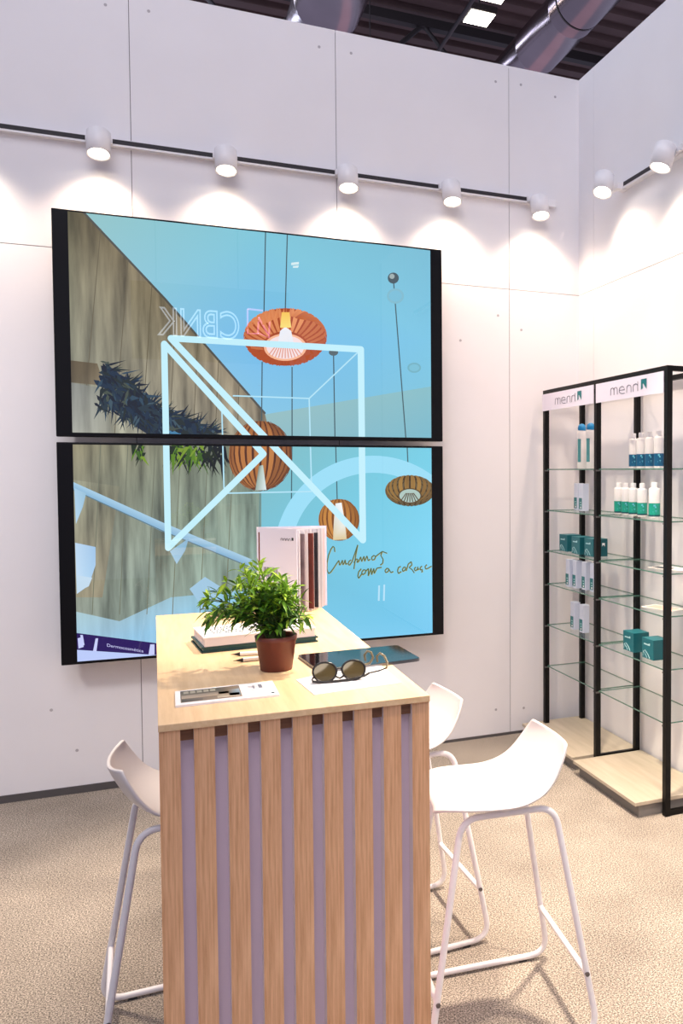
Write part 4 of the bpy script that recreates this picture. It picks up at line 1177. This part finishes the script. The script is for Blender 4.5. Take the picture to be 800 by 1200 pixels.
def area(loc, target, size, energy, col):
    ld = bpy.data.lights.new('hall_fill', 'AREA'); ld.shape = 'DISK'; ld.size = size; ld.energy = energy; ld.color = col
    o = bpy.data.objects.new('hall_fill', ld); COL.objects.link(o); o.location = loc
    o.rotation_euler = (Vector(target)-Vector(loc)).to_track_quat('-Z', 'Y').to_euler()
    return o
def spot(loc, target, energy, ang, blend, col=(1.0, 0.82, 0.64), soft=0.06):
    ld = bpy.data.lights.new('unseen_spot', 'SPOT'); ld.energy = energy; ld.color = col; ld.spot_size = math.radians(ang); ld.spot_blend = blend; ld.shadow_soft_size = soft
    o = bpy.data.objects.new('unseen_spot', ld); COL.objects.link(o); o.location = loc
    o.rotation_euler = (Vector(target)-Vector(loc)).to_track_quat('-Z', 'Y').to_euler()
    return o
spot((-3.0, -0.105, 2.88), (-3.0, -0.25, 0.0), SPOT_W, 132, 0.9)
spot((-3.55, -0.105, 2.88), (-3.55, -0.25, 0.0), SPOT_W, 132, 0.9)
area((-3.0, -6.0, 7.5), (-1.5, -1.0, 1.5), 5.0, 260, (0.95, 0.92, 1.0))  # added soft fill from overhead, in place of unseen hall lamps
spot((-0.95, -1.7, 3.1), (-0.95, -2.0, 0.0), 540, 78, 0.8)
spot((-0.9, -3.0, 3.1), (-0.9, -2.6, 0.0), 260, 70, 0.8)
spot((-2.75, -1.30, 3.1), (-2.75, -1.42, 0.0), 190, 26, 1.0)
spot((-3.5, -1.2, 3.1), (-3.5, -1.32, 0.0), 190, 26, 1.0)
spot((-4.3, -2.6, 3.2), (-2.9, 0.0, 0.7), 170, 62, 1.0, (1.0, 0.95, 0.92), 0.2)  # unseen spot added to brighten the lower left wall
spot((-2.55, -1.45, 3.1), (-2.45, -1.55, 0.0), 230, 44, 1.0)
spot((-1.3, -1.3, 3.2), (-0.12, -0.85, 1.0), 115, 66, 0.9)  # unseen spot added to brighten the rack and its products
def duct_strip_light(x, y, z, tx, tz, length, width, energy, col):  # unseen strips, added to put streaks and a red tint on the ducts
    ld = bpy.data.lights.new('added_duct_strip', 'AREA'); ld.shape = 'RECTANGLE'; ld.size = width; ld.size_y = length; ld.energy = energy; ld.color = col
    o = bpy.data.objects.new('added_duct_strip', ld); COL.objects.link(o); o.location = (x, y, z)
    d = Vector((tx-x, 0, tz-z)).normalized(); yv = Vector((0, 1, 0)); xv = yv.cross(-d)
    o.rotation_euler = Matrix(((xv.x, yv.x, -d.x), (xv.y, yv.y, -d.y), (xv.z, yv.z, -d.z))).to_euler()
duct_strip_light(-3.4, 8, 8.7, 2.4, 7.0, 22, 0.5, 420, (0.70, 0.76, 1.0))
duct_strip_light(-4.6, 8, 8.6, 2.4, 7.0, 22, 0.2, 160, (0.9, 1.0, 1.0))
duct_strip_light(2.6, 8, 3.9, 1.6, 7.0, 22, 2.6, 60, (1.0, 0.40, 0.36))

# ================================================================== CAMERA
cd = bpy.data.cameras.new('camera'); cam = bpy.data.objects.new('camera', cd); COL.objects.link(cam)
cd.sensor_fit = 'VERTICAL'; cd.sensor_height = 24.0; cd.lens = F/1200*24.0
cd.shift_x = (400-PX)/1200; cd.shift_y = (PY-600)/1200
cd.clip_start = 0.05; cd.clip_end = 200
cam.matrix_world = Matrix(((_rt.x, _up.x, -_fwd.x, CAM.x), (_rt.y, _up.y, -_fwd.y, CAM.y), (_rt.z, _up.z, -_fwd.z, CAM.z), (0, 0, 0, 1)))
sc.camera = cam
sc.view_settings.view_transform = 'Standard'
sc.view_settings.look = 'None'
sc.view_settings.exposure = 0.0
sc.view_settings.gamma = 1.0
sc.cycles.use_denoising = True
sc.cycles.max_bounces = 8
sc.cycles.transparent_max_bounces = 16
